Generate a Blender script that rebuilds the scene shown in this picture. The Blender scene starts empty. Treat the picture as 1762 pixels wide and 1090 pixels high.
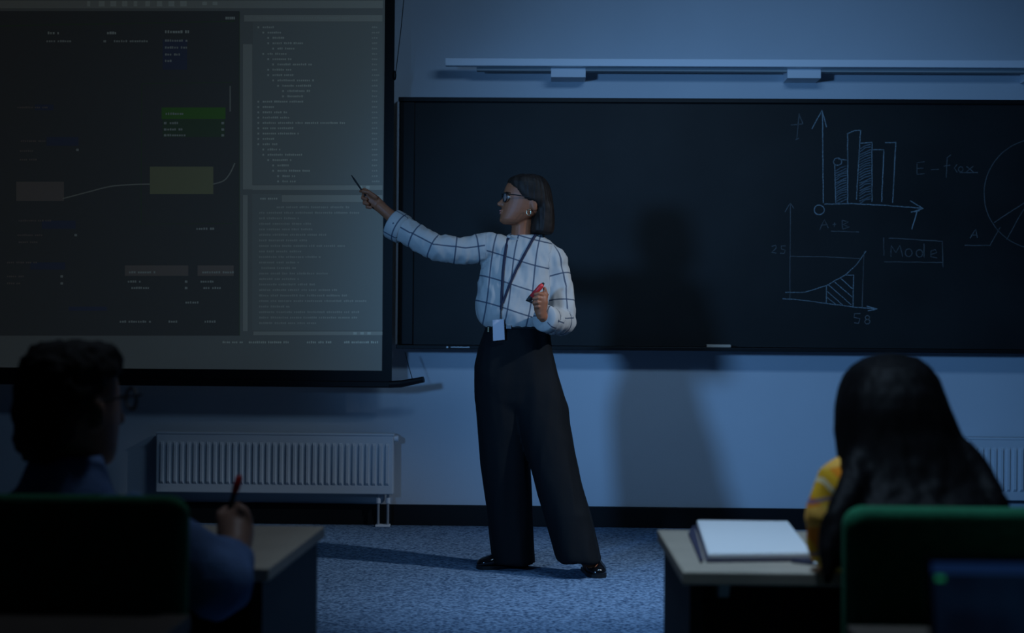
import bpy, bmesh, math, random
import numpy as np
from mathutils import Vector, Matrix, noise
from mathutils.bvhtree import BVHTree

random.seed(7)
SC = bpy.context.scene
COL = SC.collection
R = math.radians

# ------------------------------------------------------------------ camera
FPX = 2600.0                      # focal length in pixels of the 1762 px wide frame
CAM = Vector((0.0, 0.0, 1.09))
ROT = (Matrix.Rotation(R(1.3), 3, 'Z') @ Matrix.Rotation(R(90 + 0.33), 3, 'X')
       @ Matrix.Rotation(R(0.45), 3, 'Z'))
cd = bpy.data.cameras.new('camera')
cam = bpy.data.objects.new('camera', cd)
COL.objects.link(cam)
cam.matrix_world = Matrix.Translation(CAM) @ ROT.to_4x4()
cd.sensor_width = 36.0
cd.lens = FPX / 1762.0 * 36.0
cd.clip_start = 0.05
cd.dof.use_dof = True
cd.dof.focus_distance = 6.85
cd.dof.aperture_fstop = 3.4
SC.camera = cam

# ------------------------------------------------------------------ world, lights, exposure
w = bpy.data.worlds.new('world')
SC.world = w
w.use_nodes = True
w.node_tree.nodes['Background'].inputs[0].default_value = (0.35, 0.5, 0.8, 1)
w.node_tree.nodes['Background'].inputs[1].default_value = 0.0
SC.view_settings.view_transform = 'Standard'
SC.view_settings.look = 'None'
SC.view_settings.exposure = 0.0
SC.view_settings.gamma = 1.0
SC.view_settings.use_curve_mapping = False


def spot(name, loc, target, power, color, angle, blend, radius):
    l = bpy.data.lights.new(name, 'SPOT')
    l.energy = power
    l.color = color
    l.spot_size = R(angle)
    l.spot_blend = blend
    l.shadow_soft_size = radius
    o = bpy.data.objects.new(name, l)
    COL.objects.link(o)
    o.location = loc
    d = Vector(target) - Vector(loc)
    o.rotation_euler = d.to_track_quat('-Z', 'Y').to_euler()
    return o


def area(name, loc, target, power, color, sx, sy, spread=180):
    l = bpy.data.lights.new(name, 'AREA')
    l.energy = power
    l.color = color
    l.shape = 'RECTANGLE'
    l.size = sx
    l.size_y = sy
    l.spread = R(spread)
    o = bpy.data.objects.new(name, l)
    COL.objects.link(o)
    o.location = loc
    d = Vector(target) - Vector(loc)
    o.rotation_euler = d.to_track_quat('-Z', 'Y').to_euler()
    return o


spot('spotlight_blue', (-2.65, 1.8, 1.85), (1.20, 8.2, 1.1), 640, (0.18, 0.47, 1.0), 39, 1.0, 0.24)
spot('spotlight_cool', (2.4, 5.4, 3.0), (0.16, 6.4, 0.66), 300, (0.68, 0.82, 1.0), 42, 0.85, 0.06)
area('front_fill_light', (0.80, 4.9, 3.18), (0.65, 8.2, 0.9), 14, (0.37, 0.64, 1.0), 1.2, 0.5, 110)  # unseen fill area, added to soften the shadows on the wall
spot('floor_fill_spot', (1.3, 5.0, 3.12), (0.68, 5.45, 0), 220, (0.33, 0.60, 1.0), 54, 0.9, 0.10)  # unseen, added to brighten the floor beside the right desk
spot('aisle_fill_spot', (0.15, 2.50, 3.05), (0.56, 2.72, 0.75), 135, (0.46, 0.70, 1.0), 56, 1.0, 0.10)  # unseen, added to light the right student's sleeve, chair and notebook
spot('desk_fill_spot', (-0.25, 3.3, 3.1), (-0.55, 2.8, 0.7), 24, (0.62, 0.78, 1.0), 70, 1.0, 0.10)  # unseen weak spot, added to lift the left student and desk

# ------------------------------------------------------------------ helpers


def at(px, py, Y):
    d = ROT @ Vector(((px - 881.0) / FPX, -(py - 545.0) / FPX, -1.0))
    return CAM + d * ((Y - CAM.y) / d.y)


WORLD = {}          # object -> world origin (no object is rotated or scaled)


def link(o, origin, parent):
    COL.objects.link(o)
    origin = Vector(origin)
    WORLD[o.name] = origin
    if parent is not None:
        o.parent = parent
        o.location = origin - WORLD[parent.name]
    else:
        o.location = origin
    return o


def tag(o, label=None, cat=None, group=None, kind=None):
    if label: o['label'] = label
    if cat: o['category'] = cat
    if group: o['group'] = group
    if kind: o['kind'] = kind
    return o


def empty(name, loc, label=None, cat=None, group=None, kind=None):
    o = bpy.data.objects.new(name, None)
    o.empty_display_size = 0.05
    link(o, loc, None)
    return tag(o, label, cat, group, kind)


class MB:
    def __init__(s):
        s.v = []; s.f = []

    def add(s, vs, fs):
        n = len(s.v)
        s.v += [Vector(p) for p in vs]
        s.f += [tuple(i + n for i in f) for f in fs]
        return s

    def box(s, a, b):
        x0, x1 = sorted((a[0], b[0])); y0, y1 = sorted((a[1], b[1])); z0, z1 = sorted((a[2], b[2]))
        return s.add([(x0, y0, z0), (x1, y0, z0), (x1, y1, z0), (x0, y1, z0),
                      (x0, y0, z1), (x1, y0, z1), (x1, y1, z1), (x0, y1, z1)],
                     [(0, 3, 2, 1), (4, 5, 6, 7), (0, 1, 5, 4), (1, 2, 6, 5), (2, 3, 7, 6), (3, 0, 4, 7)])

    def hexa(s, p):          # 4 bottom corners then 4 top corners, counter-clockwise
        return s.add(p, [(0, 3, 2, 1), (4, 5, 6, 7), (0, 1, 5, 4), (1, 2, 6, 5), (2, 3, 7, 6), (3, 0, 4, 7)])

    def loft(s, rings, cap=True):
        n = len(rings[0]); base = len(s.v)
        for r in rings:
            s.v += [Vector(p) for p in r]
        for k in range(len(rings) - 1):
            for i in range(n):
                j = (i + 1) % n
                s.f.append((base + k * n + i, base + k * n + j, base + (k + 1) * n + j, base + (k + 1) * n + i))
        if cap:
            s.f.append(tuple(base + i for i in range(n))[::-1])
            e = base + (len(rings) - 1) * n
            s.f.append(tuple(e + i for i in range(n)))
        return s

    def tube(s, pts, rad, n=10, cap=True, flat=None):
        """pts polyline, rad radius or list; flat = (axis vector, factor) squashes the section along an axis"""
        pts = [Vector(p) for p in pts]
        if not isinstance(rad, (list, tuple)): rad = [rad] * len(pts)
        rings = []
        t = (pts[1] - pts[0]).normalized()
        u = t.cross(Vector((0, 0, 1)))
        if u.length < 0.05: u = t.cross(Vector((0, 1, 0)))
        u.normalize()
        for i, p in enumerate(pts):
            if i == 0: t = (pts[1] - pts[0]).normalized()
            elif i == len(pts) - 1: t = (pts[-1] - pts[-2]).normalized()
            else: t = ((pts[i + 1] - p).normalized() + (p - pts[i - 1]).normalized()).normalized()
            u = (u - t * u.dot(t)).normalized()
            v = t.cross(u)
            ring = []
            for k in range(n):
                a = 2 * math.pi * k / n
                d = u * math.cos(a) * rad[i] + v * math.sin(a) * rad[i]
                if flat:
                    ax, fac = flat
                    ax = Vector(ax).normalized()
                    d = d - ax * d.dot(ax) * (1 - fac)
                ring.append(p + d)
            rings.append(ring)
        return s.loft(rings, cap)

    def limb(s, pts, rad, n=12, flat=None):
        """a tube with rounded ends"""
        pts = [Vector(p) for p in pts]; rad = list(rad)
        a = (pts[0] - pts[1]).normalized(); b = (pts[-1] - pts[-2]).normalized()
        P = [pts[0] + a * rad[0] * .95, pts[0] + a * rad[0] * .75] + pts + [pts[-1] + b * rad[-1] * .75, pts[-1] + b * rad[-1] * .95]
        Q = [rad[0] * .3, rad[0] * .68] + rad + [rad[-1] * .68, rad[-1] * .3]
        return s.tube(P, Q, n, True, flat)

    def ball(s, c, rx, ry, rz, n=14, m=9, rot=None):
        c = Vector(c); rings = []
        for k in range(m):
            th = math.pi * (k + .5) / m
            ring = []
            for i in range(n):
                a = 2 * math.pi * i / n
                d = Vector((rx * math.sin(th) * math.cos(a), ry * math.sin(th) * math.sin(a), -rz * math.cos(th)))
                if rot: d = rot @ d
                ring.append(c + d)
            rings.append(ring)
        return s.loft(rings)

    def ribbon(s, pts, width, nrm):
        """flat strip following pts on a surface with normal nrm"""
        pts = [Vector(p) for p in pts]; nrm = Vector(nrm).normalized()
        L = []; Rr = []
        for i, p in enumerate(pts):
            a = pts[max(i - 1, 0)]; b = pts[min(i + 1, len(pts) - 1)]
            t = (b - a).normalized()
            sd = t.cross(nrm).normalized() * width / 2
            L.append(p + sd); Rr.append(p - sd)
        n = len(pts)
        return s.add(L + Rr, [(i, i + 1, n + i + 1, n + i) for i in range(n - 1)])

    def quad(s, a, b, c, d):
        return s.add([a, b, c, d], [(0, 1, 2, 3)])

    def build(s, name, mat, parent=None, origin=None, smooth=False, bevel=0, seg=2, attr=None):
        if origin is None:
            xs = [p.x for p in s.v]; ys = [p.y for p in s.v]; zs = [p.z for p in s.v]
            origin = Vector(((min(xs) + max(xs)) / 2, (min(ys) + max(ys)) / 2, min(zs)))
        origin = Vector(origin)
        me = bpy.data.meshes.new(name)
        me.from_pydata([tuple(p - origin) for p in s.v], [], s.f)
        bm = bmesh.new(); bm.from_mesh(me)
        bmesh.ops.recalc_face_normals(bm, faces=bm.faces)
        if bevel:
            bmesh.ops.bevel(bm, geom=[e for e in bm.edges if e.is_manifold and e.calc_face_angle(0) > .5], offset=bevel,
                            segments=seg, profile=.5, affect='EDGES', clamp_overlap=True)
        bm.to_mesh(me); bm.free()
        if smooth:
            me.polygons.foreach_set('use_smooth', [True] * len(me.polygons))
        if attr is not None:
            a = me.attributes.new('plaid', 'FLOAT_VECTOR', 'POINT')
            a.data.foreach_set('vector', np.asarray(attr, dtype=np.float32).ravel())
        me.materials.append(mat)
        me.update()
        return link(bpy.data.objects.new(name, me), origin, parent)


def remesh(mb, voxel, smooth=4, factor=.5):
    """fuse the shells of mb into one continuous skin; returns a new MB"""
    me = bpy.data.meshes.new('tmp')
    me.from_pydata([tuple(p) for p in mb.v], [], mb.f)
    bm = bmesh.new(); bm.from_mesh(me)
    bmesh.ops.recalc_face_normals(bm, faces=bm.faces)
    bm.to_mesh(me); bm.free()
    ob = bpy.data.objects.new('tmp', me); COL.objects.link(ob)
    m = ob.modifiers.new('r', 'REMESH'); m.mode = 'VOXEL'; m.voxel_size = voxel
    if smooth:
        m = ob.modifiers.new('s', 'SMOOTH'); m.iterations = smooth; m.factor = factor
    dg = bpy.context.evaluated_depsgraph_get(); dg.update()
    ev = ob.evaluated_get(dg)
    m2 = bpy.data.meshes.new_from_object(ev)
    out = MB()
    out.v = [v.co.copy() for v in m2.vertices]
    out.f = [tuple(p.vertices) for p in m2.polygons]
    out.n = [v.normal.copy() for v in m2.vertices]
    bpy.data.objects.remove(ob); bpy.data.meshes.remove(me); bpy.data.meshes.remove(m2)
    return out


def wrinkle(mb, amp, scale, stretch=(1, 1, 1), seed=0):
    for i, p in enumerate(mb.v):
        q = Vector((p.x * stretch[0], p.y * stretch[1], p.z * stretch[2])) * scale + Vector((seed, seed * 2.3, 0))
        a = noise.noise(q) + .5 * noise.noise(q * 2.1)
        a = (1 - abs(a) * 2.2)                     # ridged folds
        mb.v[i] = p + mb.n[i] * amp * a
    return mb


# ------------------------------------------------------------------ materials
def mat(name, color, rough=.6, metal=0.0, spec=.3, emis=None, estr=0.0, vary=0.0, vscale=8.0, bump=0.0, bscale=60.0, color2=None):
    m = bpy.data.materials.new(name); m.use_nodes = True
    nt = m.node_tree; b = nt.nodes['Principled BSDF']
    b.inputs['Base Color'].default_value = (*color, 1)
    b.inputs['Roughness'].default_value = rough
    b.inputs['Metallic'].default_value = metal
    b.inputs['Specular IOR Level'].default_value = spec
    if emis:
        b.inputs['Emission Color'].default_value = (*emis, 1)
        b.inputs['Emission Strength'].default_value = estr
    if vary or bump:
        tc = nt.nodes.new('ShaderNodeTexCoord')
    if vary:
        n = nt.nodes.new('ShaderNodeTexNoise'); n.inputs['Scale'].default_value = vscale
        n.inputs['Detail'].default_value = 4
        nt.links.new(tc.outputs['Object'], n.inputs['Vector'])
        r = nt.nodes.new('ShaderNodeValToRGB')
        c2 = color2 or tuple(c * (1 - vary) for c in color)
        r.color_ramp.elements[0].position = .35; r.color_ramp.elements[1].position = .65
        r.color_ramp.elements[0].color = (*c2, 1); r.color_ramp.elements[1].color = (*color, 1)
        nt.links.new(n.outputs['Fac'], r.inputs['Fac'])
        nt.links.new(r.outputs['Color'], b.inputs['Base Color'])
    if bump:
        n2 = nt.nodes.new('ShaderNodeTexNoise'); n2.inputs['Scale'].default_value = bscale
        nt.links.new(tc.outputs['Object'], n2.inputs['Vector'])
        bp = nt.nodes.new('ShaderNodeBump'); bp.inputs['Strength'].default_value = bump
        bp.inputs['Distance'].default_value = .01
        nt.links.new(n2.outputs['Fac'], bp.inputs['Height'])
        nt.links.new(bp.outputs['Normal'], b.inputs['Normal'])
    return m


def carpet_mat():
    m = bpy.data.materials.new('carpet'); m.use_nodes = True
    nt = m.node_tree; b = nt.nodes['Principled BSDF']
    tc = nt.nodes.new('ShaderNodeTexCoord')
    n = nt.nodes.new('ShaderNodeTexNoise'); n.inputs['Scale'].default_value = 55; n.inputs['Detail'].default_value = 3
    n2 = nt.nodes.new('ShaderNodeTexVoronoi'); n2.inputs['Scale'].default_value = 70
    nt.links.new(tc.outputs['Object'], n.inputs['Vector']); nt.links.new(tc.outputs['Object'], n2.inputs['Vector'])
    mx = nt.nodes.new('ShaderNodeMix'); mx.data_type = 'FLOAT'; mx.inputs[0].default_value = .35
    nt.links.new(n.outputs['Fac'], mx.inputs[2]); nt.links.new(n2.outputs['Distance'], mx.inputs[3])
    r = nt.nodes.new('ShaderNodeValToRGB')
    r.color_ramp.elements[0].position = .34; r.color_ramp.elements[1].position = .62
    r.color_ramp.elements[0].color = (.036, .068, .125, 1); r.color_ramp.elements[1].color = (.18, .27, .39, 1)
    nt.links.new(mx.outputs[0], r.inputs['Fac']); nt.links.new(r.outputs['Color'], b.inputs['Base Color'])
    b.inputs['Roughness'].default_value = .95; b.inputs['Specular IOR Level'].default_value = .1
    bp = nt.nodes.new('ShaderNodeBump'); bp.inputs['Strength'].default_value = .7; bp.inputs['Distance'].default_value = .01
    nt.links.new(mx.outputs[0], bp.inputs['Height']); nt.links.new(bp.outputs['Normal'], b.inputs['Normal'])
    return m


def plaid_mat(name, base, lines):
    """lines: list of (axis 0/1, spacing, width, offset, colour, mix) drawn along the mesh attribute 'plaid'"""
    m = bpy.data.materials.new(name); m.use_nodes = True
    nt = m.node_tree; b = nt.nodes['Principled BSDF']
    at_ = nt.nodes.new('ShaderNodeAttribute'); at_.attribute_name = 'plaid'
    sp = nt.nodes.new('ShaderNodeSeparateXYZ'); nt.links.new(at_.outputs['Vector'], sp.inputs[0])
    cur = None
    for ax, sp_, wd, off, colr, mixf in lines:
        a = nt.nodes.new('ShaderNodeMath'); a.operation = 'ADD'; a.inputs[1].default_value = off + 10 * sp_
        nt.links.new(sp.outputs[ax], a.inputs[0])
        k = nt.nodes.new('ShaderNodeMath'); k.operation = 'MODULO'; k.inputs[1].default_value = sp_
        nt.links.new(a.outputs[0], k.inputs[0])
        l = nt.nodes.new('ShaderNodeMath'); l.operation = 'LESS_THAN'; l.inputs[1].default_value = wd
        nt.links.new(k.outputs[0], l.inputs[0])
        g = nt.nodes.new('ShaderNodeMath'); g.operation = 'MULTIPLY'; g.inputs[1].default_value = mixf
        nt.links.new(l.outputs[0], g.inputs[0])
        mx = nt.nodes.new('ShaderNodeMix'); mx.data_type = 'RGBA'
        nt.links.new(g.outputs[0], mx.inputs[0])
        if cur is None: mx.inputs[6].default_value = (*base, 1)
        else: nt.links.new(cur, mx.inputs[6])
        mx.inputs[7].default_value = (*colr, 1)
        cur = mx.outputs[2]
    nt.links.new(cur, b.inputs['Base Color'])
    b.inputs['Roughness'].default_value = .85; b.inputs['Specular IOR Level'].default_value = .15
    return m


def chalk_mat(name, color, dens):
    m = bpy.data.materials.new(name); m.use_nodes = True
    nt = m.node_tree; b = nt.nodes['Principled BSDF']
    b.inputs['Base Color'].default_value = (*color, 1); b.inputs['Roughness'].default_value = 1
    b.inputs['Specular IOR Level'].default_value = 0
    tc = nt.nodes.new('ShaderNodeTexCoord')
    n = nt.nodes.new('ShaderNodeTexNoise'); n.inputs['Scale'].default_value = 90; n.inputs['Detail'].default_value = 5
    n2 = nt.nodes.new('ShaderNodeTexNoise'); n2.inputs['Scale'].default_value = 7
    nt.links.new(tc.outputs['Object'], n.inputs['Vector']); nt.links.new(tc.outputs['Object'], n2.inputs['Vector'])
    ad = nt.nodes.new('ShaderNodeMath'); ad.operation = 'ADD'
    nt.links.new(n.outputs['Fac'], ad.inputs[0]); nt.links.new(n2.outputs['Fac'], ad.inputs[1])
    mr = nt.nodes.new('ShaderNodeMapRange'); mr.inputs[1].default_value = .75; mr.inputs[2].default_value = 1.25
    mr.inputs[3].default_value = dens * .35; mr.inputs[4].default_value = dens
    nt.links.new(ad.outputs[0], mr.inputs[0]); nt.links.new(mr.outputs[0], b.inputs['Alpha'])
    return m


M = {}
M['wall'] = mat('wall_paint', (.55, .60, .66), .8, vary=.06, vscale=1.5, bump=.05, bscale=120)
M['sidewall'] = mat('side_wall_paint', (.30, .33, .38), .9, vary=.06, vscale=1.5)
M['ceil'] = mat('ceiling_paint', (.35, .38, .42), .9, vary=.05, vscale=3)
M['carpet'] = carpet_mat()
M['base'] = mat('baseboard_black', (.006, .007, .008), .55, spec=.2)
M['board'] = mat('chalkboard', (.014, .016, .017), .55, spec=.25, vary=.35, vscale=2.2)
M['frame'] = mat('black_frame', (.004, .005, .006), .5, spec=.25)
M['alu'] = mat('aluminium', (.40, .42, .45), .45, .6)
M['white_metal'] = mat('white_enamel', (.66, .70, .75), .5)
M['bar_metal'] = mat('pale_bar', (.80, .84, .90), .5)
M['rail_shade'] = mat('grey_rail_shade', (.30, .34, .36), .6)
M['rad'] = mat('radiator_enamel', (.55, .60, .65), .45)
M['blackp'] = mat('black_plastic', (.008, .009, .010), .5)
M['gloss'] = mat('black_patent', (.006, .006, .007), .12, spec=.6)
M['beige'] = mat('eraser_wood', (.45, .36, .28), .8)
M['print'] = mat('white_print', (.55, .6, .62), .7)
M['skin'] = mat('skin', (.29, .098, .045), .5, vary=.12, vscale=30)
M['skin_d'] = mat('skin_deep', (.30, .17, .12), .5, vary=.12, vscale=30)
M['lips'] = mat('lips', (.42, .16, .15), .45)
M['hair'] = mat('brown_hair', (.030, .019, .014), .55, spec=.14, vary=.5, vscale=25)
M['hair_b'] = mat('black_hair', (.004, .0036, .0042), .6, spec=.08, vary=.4, vscale=25)
M['hair_c'] = mat('dark_curly_hair', (.012, .010, .010), .8, vary=.5, vscale=60)
M['shirt'] = plaid_mat('windowpane_shirt', (.355, .335, .315), [(0, .098, .0065, 0, (.03, .045, .075), .85), (1, .115, .0065, .03, (.03, .045, .075), .85)])
M['trous'] = mat('black_trousers', (.004, .0045, .0055), .8, spec=.15)
M['denim'] = mat('blue_denim', (.12, .21, .42), .9, vary=.35, vscale=12, bump=.3, bscale=200)
M['jeans'] = mat('dark_jeans', (.02, .035, .09), .9, vary=.3, vscale=14)
M['yellow'] = plaid_mat('yellow_plaid', (.78, .40, .02), [(0, .075, .034, 0, (.80, .20, .01), .8), (1, .09, .035, 0, (.85, .50, .10), .7),
                                                       (0, .075, .006, .02, (.85, .75, .5), .7), (1, .09, .007, .05, (.12, .10, .22), .75)])
M['lanyard'] = mat('navy_lanyard', (.008, .011, .03), .7)
M['badge'] = mat('badge_card', (.46, .43, .46), .4)
M['gold'] = mat('gold', (.85, .70, .45), .25, 1.0)
M['silver'] = mat('silver', (.75, .77, .8), .25, 1.0)
M['red'] = mat('red_plastic', (.55, .03, .03), .4)
M['green'] = mat('green_fabric', (.012, .15, .065), .9, vary=.2, vscale=40, bump=.2, bscale=300)
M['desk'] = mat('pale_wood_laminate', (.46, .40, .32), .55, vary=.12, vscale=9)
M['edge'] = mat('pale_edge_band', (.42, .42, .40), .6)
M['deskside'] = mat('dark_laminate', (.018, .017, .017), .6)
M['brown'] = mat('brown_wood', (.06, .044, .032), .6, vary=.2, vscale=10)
M['paper'] = mat('paper', (.85, .88, .90), .8)
M['cover'] = mat('navy_cover', (.05, .05, .09), .6)
M['lens'] = mat('spectacle_lens', (.6, .7, .75), .05, spec=.6)
M['lens'].node_tree.nodes['Principled BSDF'].inputs['Alpha'].default_value = .22
M['eye'] = mat('eye', (.5, .48, .46), .2)


def screen_mat(name, c, e=.024):
    return mat(name, c, .75, spec=.1, emis=c, estr=e)


S = {}
S['bg'] = screen_mat('projected_blue_grey', (.34, .355, .31))
S['bg2'] = screen_mat('projected_slate', (.37, .395, .345))
S['pane'] = screen_mat('projected_dark_pane', (.16, .165, .15))
S['head'] = screen_mat('projected_header', (.56, .57, .47))
S['text'] = screen_mat('projected_text', (.78, .82, .68))
S['dim'] = screen_mat('projected_dim_text', (.60, .63, .53))
S['green'] = screen_mat('projected_green', (.16, .36, .09))
S['greendim'] = screen_mat('projected_dark_green', (.14, .20, .12))
S['olive'] = screen_mat('projected_olive', (.40, .40, .22))
S['brown'] = screen_mat('projected_brown', (.34, .29, .24))
S['blue'] = screen_mat('projected_blue', (.13, .15, .21))
S['cream'] = screen_mat('projected_cream', (.50, .50, .40))

# ------------------------------------------------------------------ room shell
YW = 8.2
XL, XR, YB, ZC = -4.7, 4.7, -2.0, 3.25
MB().box((XL, YB, -.1), (XR, YW, 0)).build('floor', M['carpet'])['kind'] = 'structure'
MB().box((XL, YB, ZC), (XR, YW, ZC + .1)).build('ceiling', M['ceil'])['kind'] = 'structure'
MB().box((XL, YW, 0), (XR, YW + .12, ZC)).build('wall_back', M['wall'])['kind'] = 'structure'
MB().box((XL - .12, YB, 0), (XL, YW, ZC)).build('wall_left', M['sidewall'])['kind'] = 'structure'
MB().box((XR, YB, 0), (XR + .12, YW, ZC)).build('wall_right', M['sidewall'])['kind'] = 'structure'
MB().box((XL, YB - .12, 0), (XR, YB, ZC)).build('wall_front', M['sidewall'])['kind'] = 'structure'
MB().box((XL, YW - .018, 0), (XR, YW, .112)).build('baseboard_back', M['base'], bevel=.004)['kind'] = 'structure'

# ------------------------------------------------------------------ chalkboard
YBD = YW - .075                       # writing surface plane


def bx(px0, py0, px1, py1, Y0, Y1):
    """box whose near face, at depth Y0, spans these pixels; goes back to Y1"""
    a = at(px0, (py0 + py1) / 2, Y0); b = at(px1, (py0 + py1) / 2, Y0)
    z0 = at((px0 + px1) / 2, py1, Y0).z; z1 = at((px0 + px1) / 2, py0, Y0).z
    return (a.x, Y0, z0), (b.x, Y1, z1)


bl = at(690, 590, YBD); zt = at(1200, 178, YBD).z; zb = at(1200, 597, YBD).z
bx0 = at(686, 400, YBD).x; bx1 = 3.55
board = empty('chalkboard', ((bx0 + bx1) / 2, YW - .03, zb), 'long black chalkboard with chalk charts on the back wall', 'chalkboard')
MB().box((bx0, YBD, zb), (bx1, YW - .001, zt)).build('writing_surface', M['board'], board)
MB().box((bx0 - .005, YBD - .022, zt), (bx1, YW - .001, zt + .024)).build('top_frame', M['frame'], board, bevel=.003)
MB().box((bx0, YBD - .09, zb - .022), (bx1, YW - .001, zb - .002)).add([], []).build('chalk_tray', M['frame'], board, bevel=.003)
MB().box((bx0 - .012, YBD - .03, zb), (bx0, YW - .001, zt)).build('side_rail', M['alu'], board, bevel=.002)
xa = at(712, 400, YBD).x
MB().box((bx0 + .004, YBD - .014, zb), (xa, YBD - .0005, zt)).build('panel_stile', M['frame'], board, bevel=.003)

# small print on the tray front edge
pr = MB()
yy = YBD - .0905
zz = zb - .012
x = at(768, 594, yy).x
pr.quad((x, yy, zz - .005), (x + .010, yy, zz - .005), (x + .010, yy, zz + .005), (x, yy, zz + .005))
x += .024
for i in range(19):
    wd = random.uniform(.003, .0048); hh = random.choice((.003, .003, .0045))
    pr.quad((x, yy, zz - .003), (x + wd, yy, zz - .003), (x + wd, yy, zz + hh), (x, yy, zz + hh)); x += wd + .0016
pr.build('maker_print', M['print'], board)['kind'] = 'stuff'

# chalk strokes --------------------------------------------------
CH1 = chalk_mat('chalk_blue_white', (.30, .38, .42), .7)
CH2 = chalk_mat('chalk_faint', (.22, .24, .25), .5)
YCH = YBD - .0008


def cz(zx, zy):
    return at(1300 + .3945 * zx, 170 + .3945 * zy, YCH)


def circ(cx, cy, rx, ry, a0=0, a1=360, n=22):
    return [(cx + rx * math.cos(R(a0 + (a1 - a0) * i / n)), cy + ry * math.sin(R(a0 + (a1 - a0) * i / n))) for i in range(n + 1)]


def fine(pts, step=14):
    out = []
    for (a, b), (c, d) in zip(pts, pts[1:]):
        k = max(1, int(math.hypot(c - a, d - b) / step))
        for i in range(k):
            t = i / k
            out.append((a + (c - a) * t + random.uniform(-1, 1) * .8, b + (d - b) * t + random.uniform(-1, 1) * .8))
    out.append(pts[-1])
    return out


def chalk(name, strokes, m, width=.0056, label=None):
    mb = MB()
    for s in strokes:
        mb.ribbon([cz(*p) for p in fine(s)], width, (0, -1, 0))
    o = mb.build(name, m, board)
    o['kind'] = 'stuff'
    if label: o['label'] = label
    return o


def hatch(x0, y0, x1, y1, n):
    out = []
    for i in range(n):
        y = y0 + (y1 - y0) * (i + .5) / n
        out.append([(x0 + 3, y + 10), ((x0 + x1) / 2, y - 4 + random.uniform(-5, 5)), (x1 - 3, y - 12)])
    return out


chalk('chalk_bar_chart', [
    [(292, 55), (296, 455)], [(246, 132), (290, 50), (310, 125)], [(300, 460), (420, 458), (560, 465), (725, 478)],
    [(675, 445), (732, 480), (678, 495)], [(705, 490), (682, 570)], [(680, 494), (715, 489)], circ(278, 485, 22, 21),
    [(345, 290), (350, 455)], circ(358, 275, 18, 16), [(360, 262), (398, 268)], [(402, 150), (402, 455)], [(402, 152), (432, 140), (458, 138)],
    [(458, 138), (440, 440)], [(455, 195), (508, 190), (508, 450)], [(512, 222), (560, 222), (550, 450)], [(612, 188), (598, 455)],
    [(565, 192), (612, 190)]], CH1, .0060, 'chalk bar chart with arrowed axes')
chalk('chalk_hatching', hatch(347, 300, 400, 455, 15) + hatch(450, 205, 506, 455, 22), chalk_mat('chalk_hatch', (.22, .29, .34), .55), .0065)
chalk('chalk_letter', [[(190, 65), (180, 180)], [(155, 115), (205, 110)], [(188, 66), (207, 110)], [(172, 180), (190, 172)]], CH2, .0056)
chalk('chalk_letters', [[(280, 572), (300, 528), (318, 565)], [(288, 552), (315, 550)], [(336, 550), (352, 548)], [(344, 541), (344, 558)],
                        [(378, 530), (380, 570)], [(378, 530), (405, 538), (382, 550), (410, 560), (380, 570)], [(330, 578), (452, 582)]], CH2)
chalk('chalk_formula', [[(738, 275), (705, 280), (705, 330), (738, 327)], [(705, 305), (733, 303)], [(765, 310), (800, 308)],
                        [(852, 245), (836, 258), (832, 345)], [(820, 295), (850, 290)], [(880, 285), (868, 302), (880, 322)], circ(895, 308, 10, 11),
                        [(920, 295), (950, 320)], [(950, 295), (920, 320)], [(890, 322), (970, 322)]], CH2)
chalk('chalk_pie_chart', [circ(1235, 415, 238, 240, 0, 360, 60), [(1040, 540), (1235, 415)], [(1095, 615), (1165, 490), (1235, 415)],
                          [(1068, 560), (1022, 640), (912, 640)], [(935, 610), (960, 570), (968, 608)], [(940, 595), (965, 595)]], CH2, .0056)
chalk('chalk_mode_word', [[(558, 605), (560, 685)], [(580, 608), (815, 622), (818, 735)], [(560, 712), (818, 715)],
                          [(590, 690), (592, 642), (612, 672), (630, 640), (642, 690)], circ(668, 672, 15, 17), circ(715, 675, 14, 16),
                          [(735, 632), (735, 692)], [(765, 680), (790, 672), (785, 658), (766, 664), (765, 690), (792, 695)]], CH2)
chalk('chalk_graph_frame', [[(150, 690), (150, 880)], [(152, 460), (151, 690)], [(128, 495), (152, 455), (168, 480)], [(150, 688), (300, 690), (460, 698)],
                            [(475, 665), (472, 700), (465, 912)]], CH2, .005)
chalk('chalk_curve_graph', [[(118, 873), (200, 878), (320, 895), (440, 910), (530, 918)],
                            [(485, 905), (532, 918), (490, 926)], [(130, 845), (215, 845), (310, 815), (390, 770), (440, 725), (482, 665)],
                            [(310, 815), (308, 895)], [(390, 770), (428, 770), (425, 908)]], CH1, .0052, 'chalk curve over a hatched area')
chalk('chalk_hatching', [[(318, 812), (418, 900)], [(345, 800), (422, 866)], [(370, 783), (424, 830)], [(312, 840), (380, 900)], [(312, 866), (350, 898)]], CH1, .005)
chalk('chalk_numbers', [[(70, 645), (88, 640), (90, 652), (70, 672), (92, 674)], [(132, 642), (112, 642), (112, 655), (130, 660), (125, 676), (108, 674)],
                        [(458, 938), (432, 938), (430, 955), (455, 960), (450, 980), (430, 978)], circ(488, 955, 9, 9), circ(488, 973, 11, 10)], CH2)

# eraser on the tray
a, b = bx(1216, 594, 1258, 601, YBD - .084, YBD - .035)
o = MB().box((a[0], a[1], zb - .002), (b[0], b[1], zb + .014)).build('chalk_eraser', M['beige'], bevel=.003)
# chalk pieces (a stick lies behind the eraser)
tag(o, 'small pale wooden eraser lying on the chalkboard tray', 'eraser')

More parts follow.
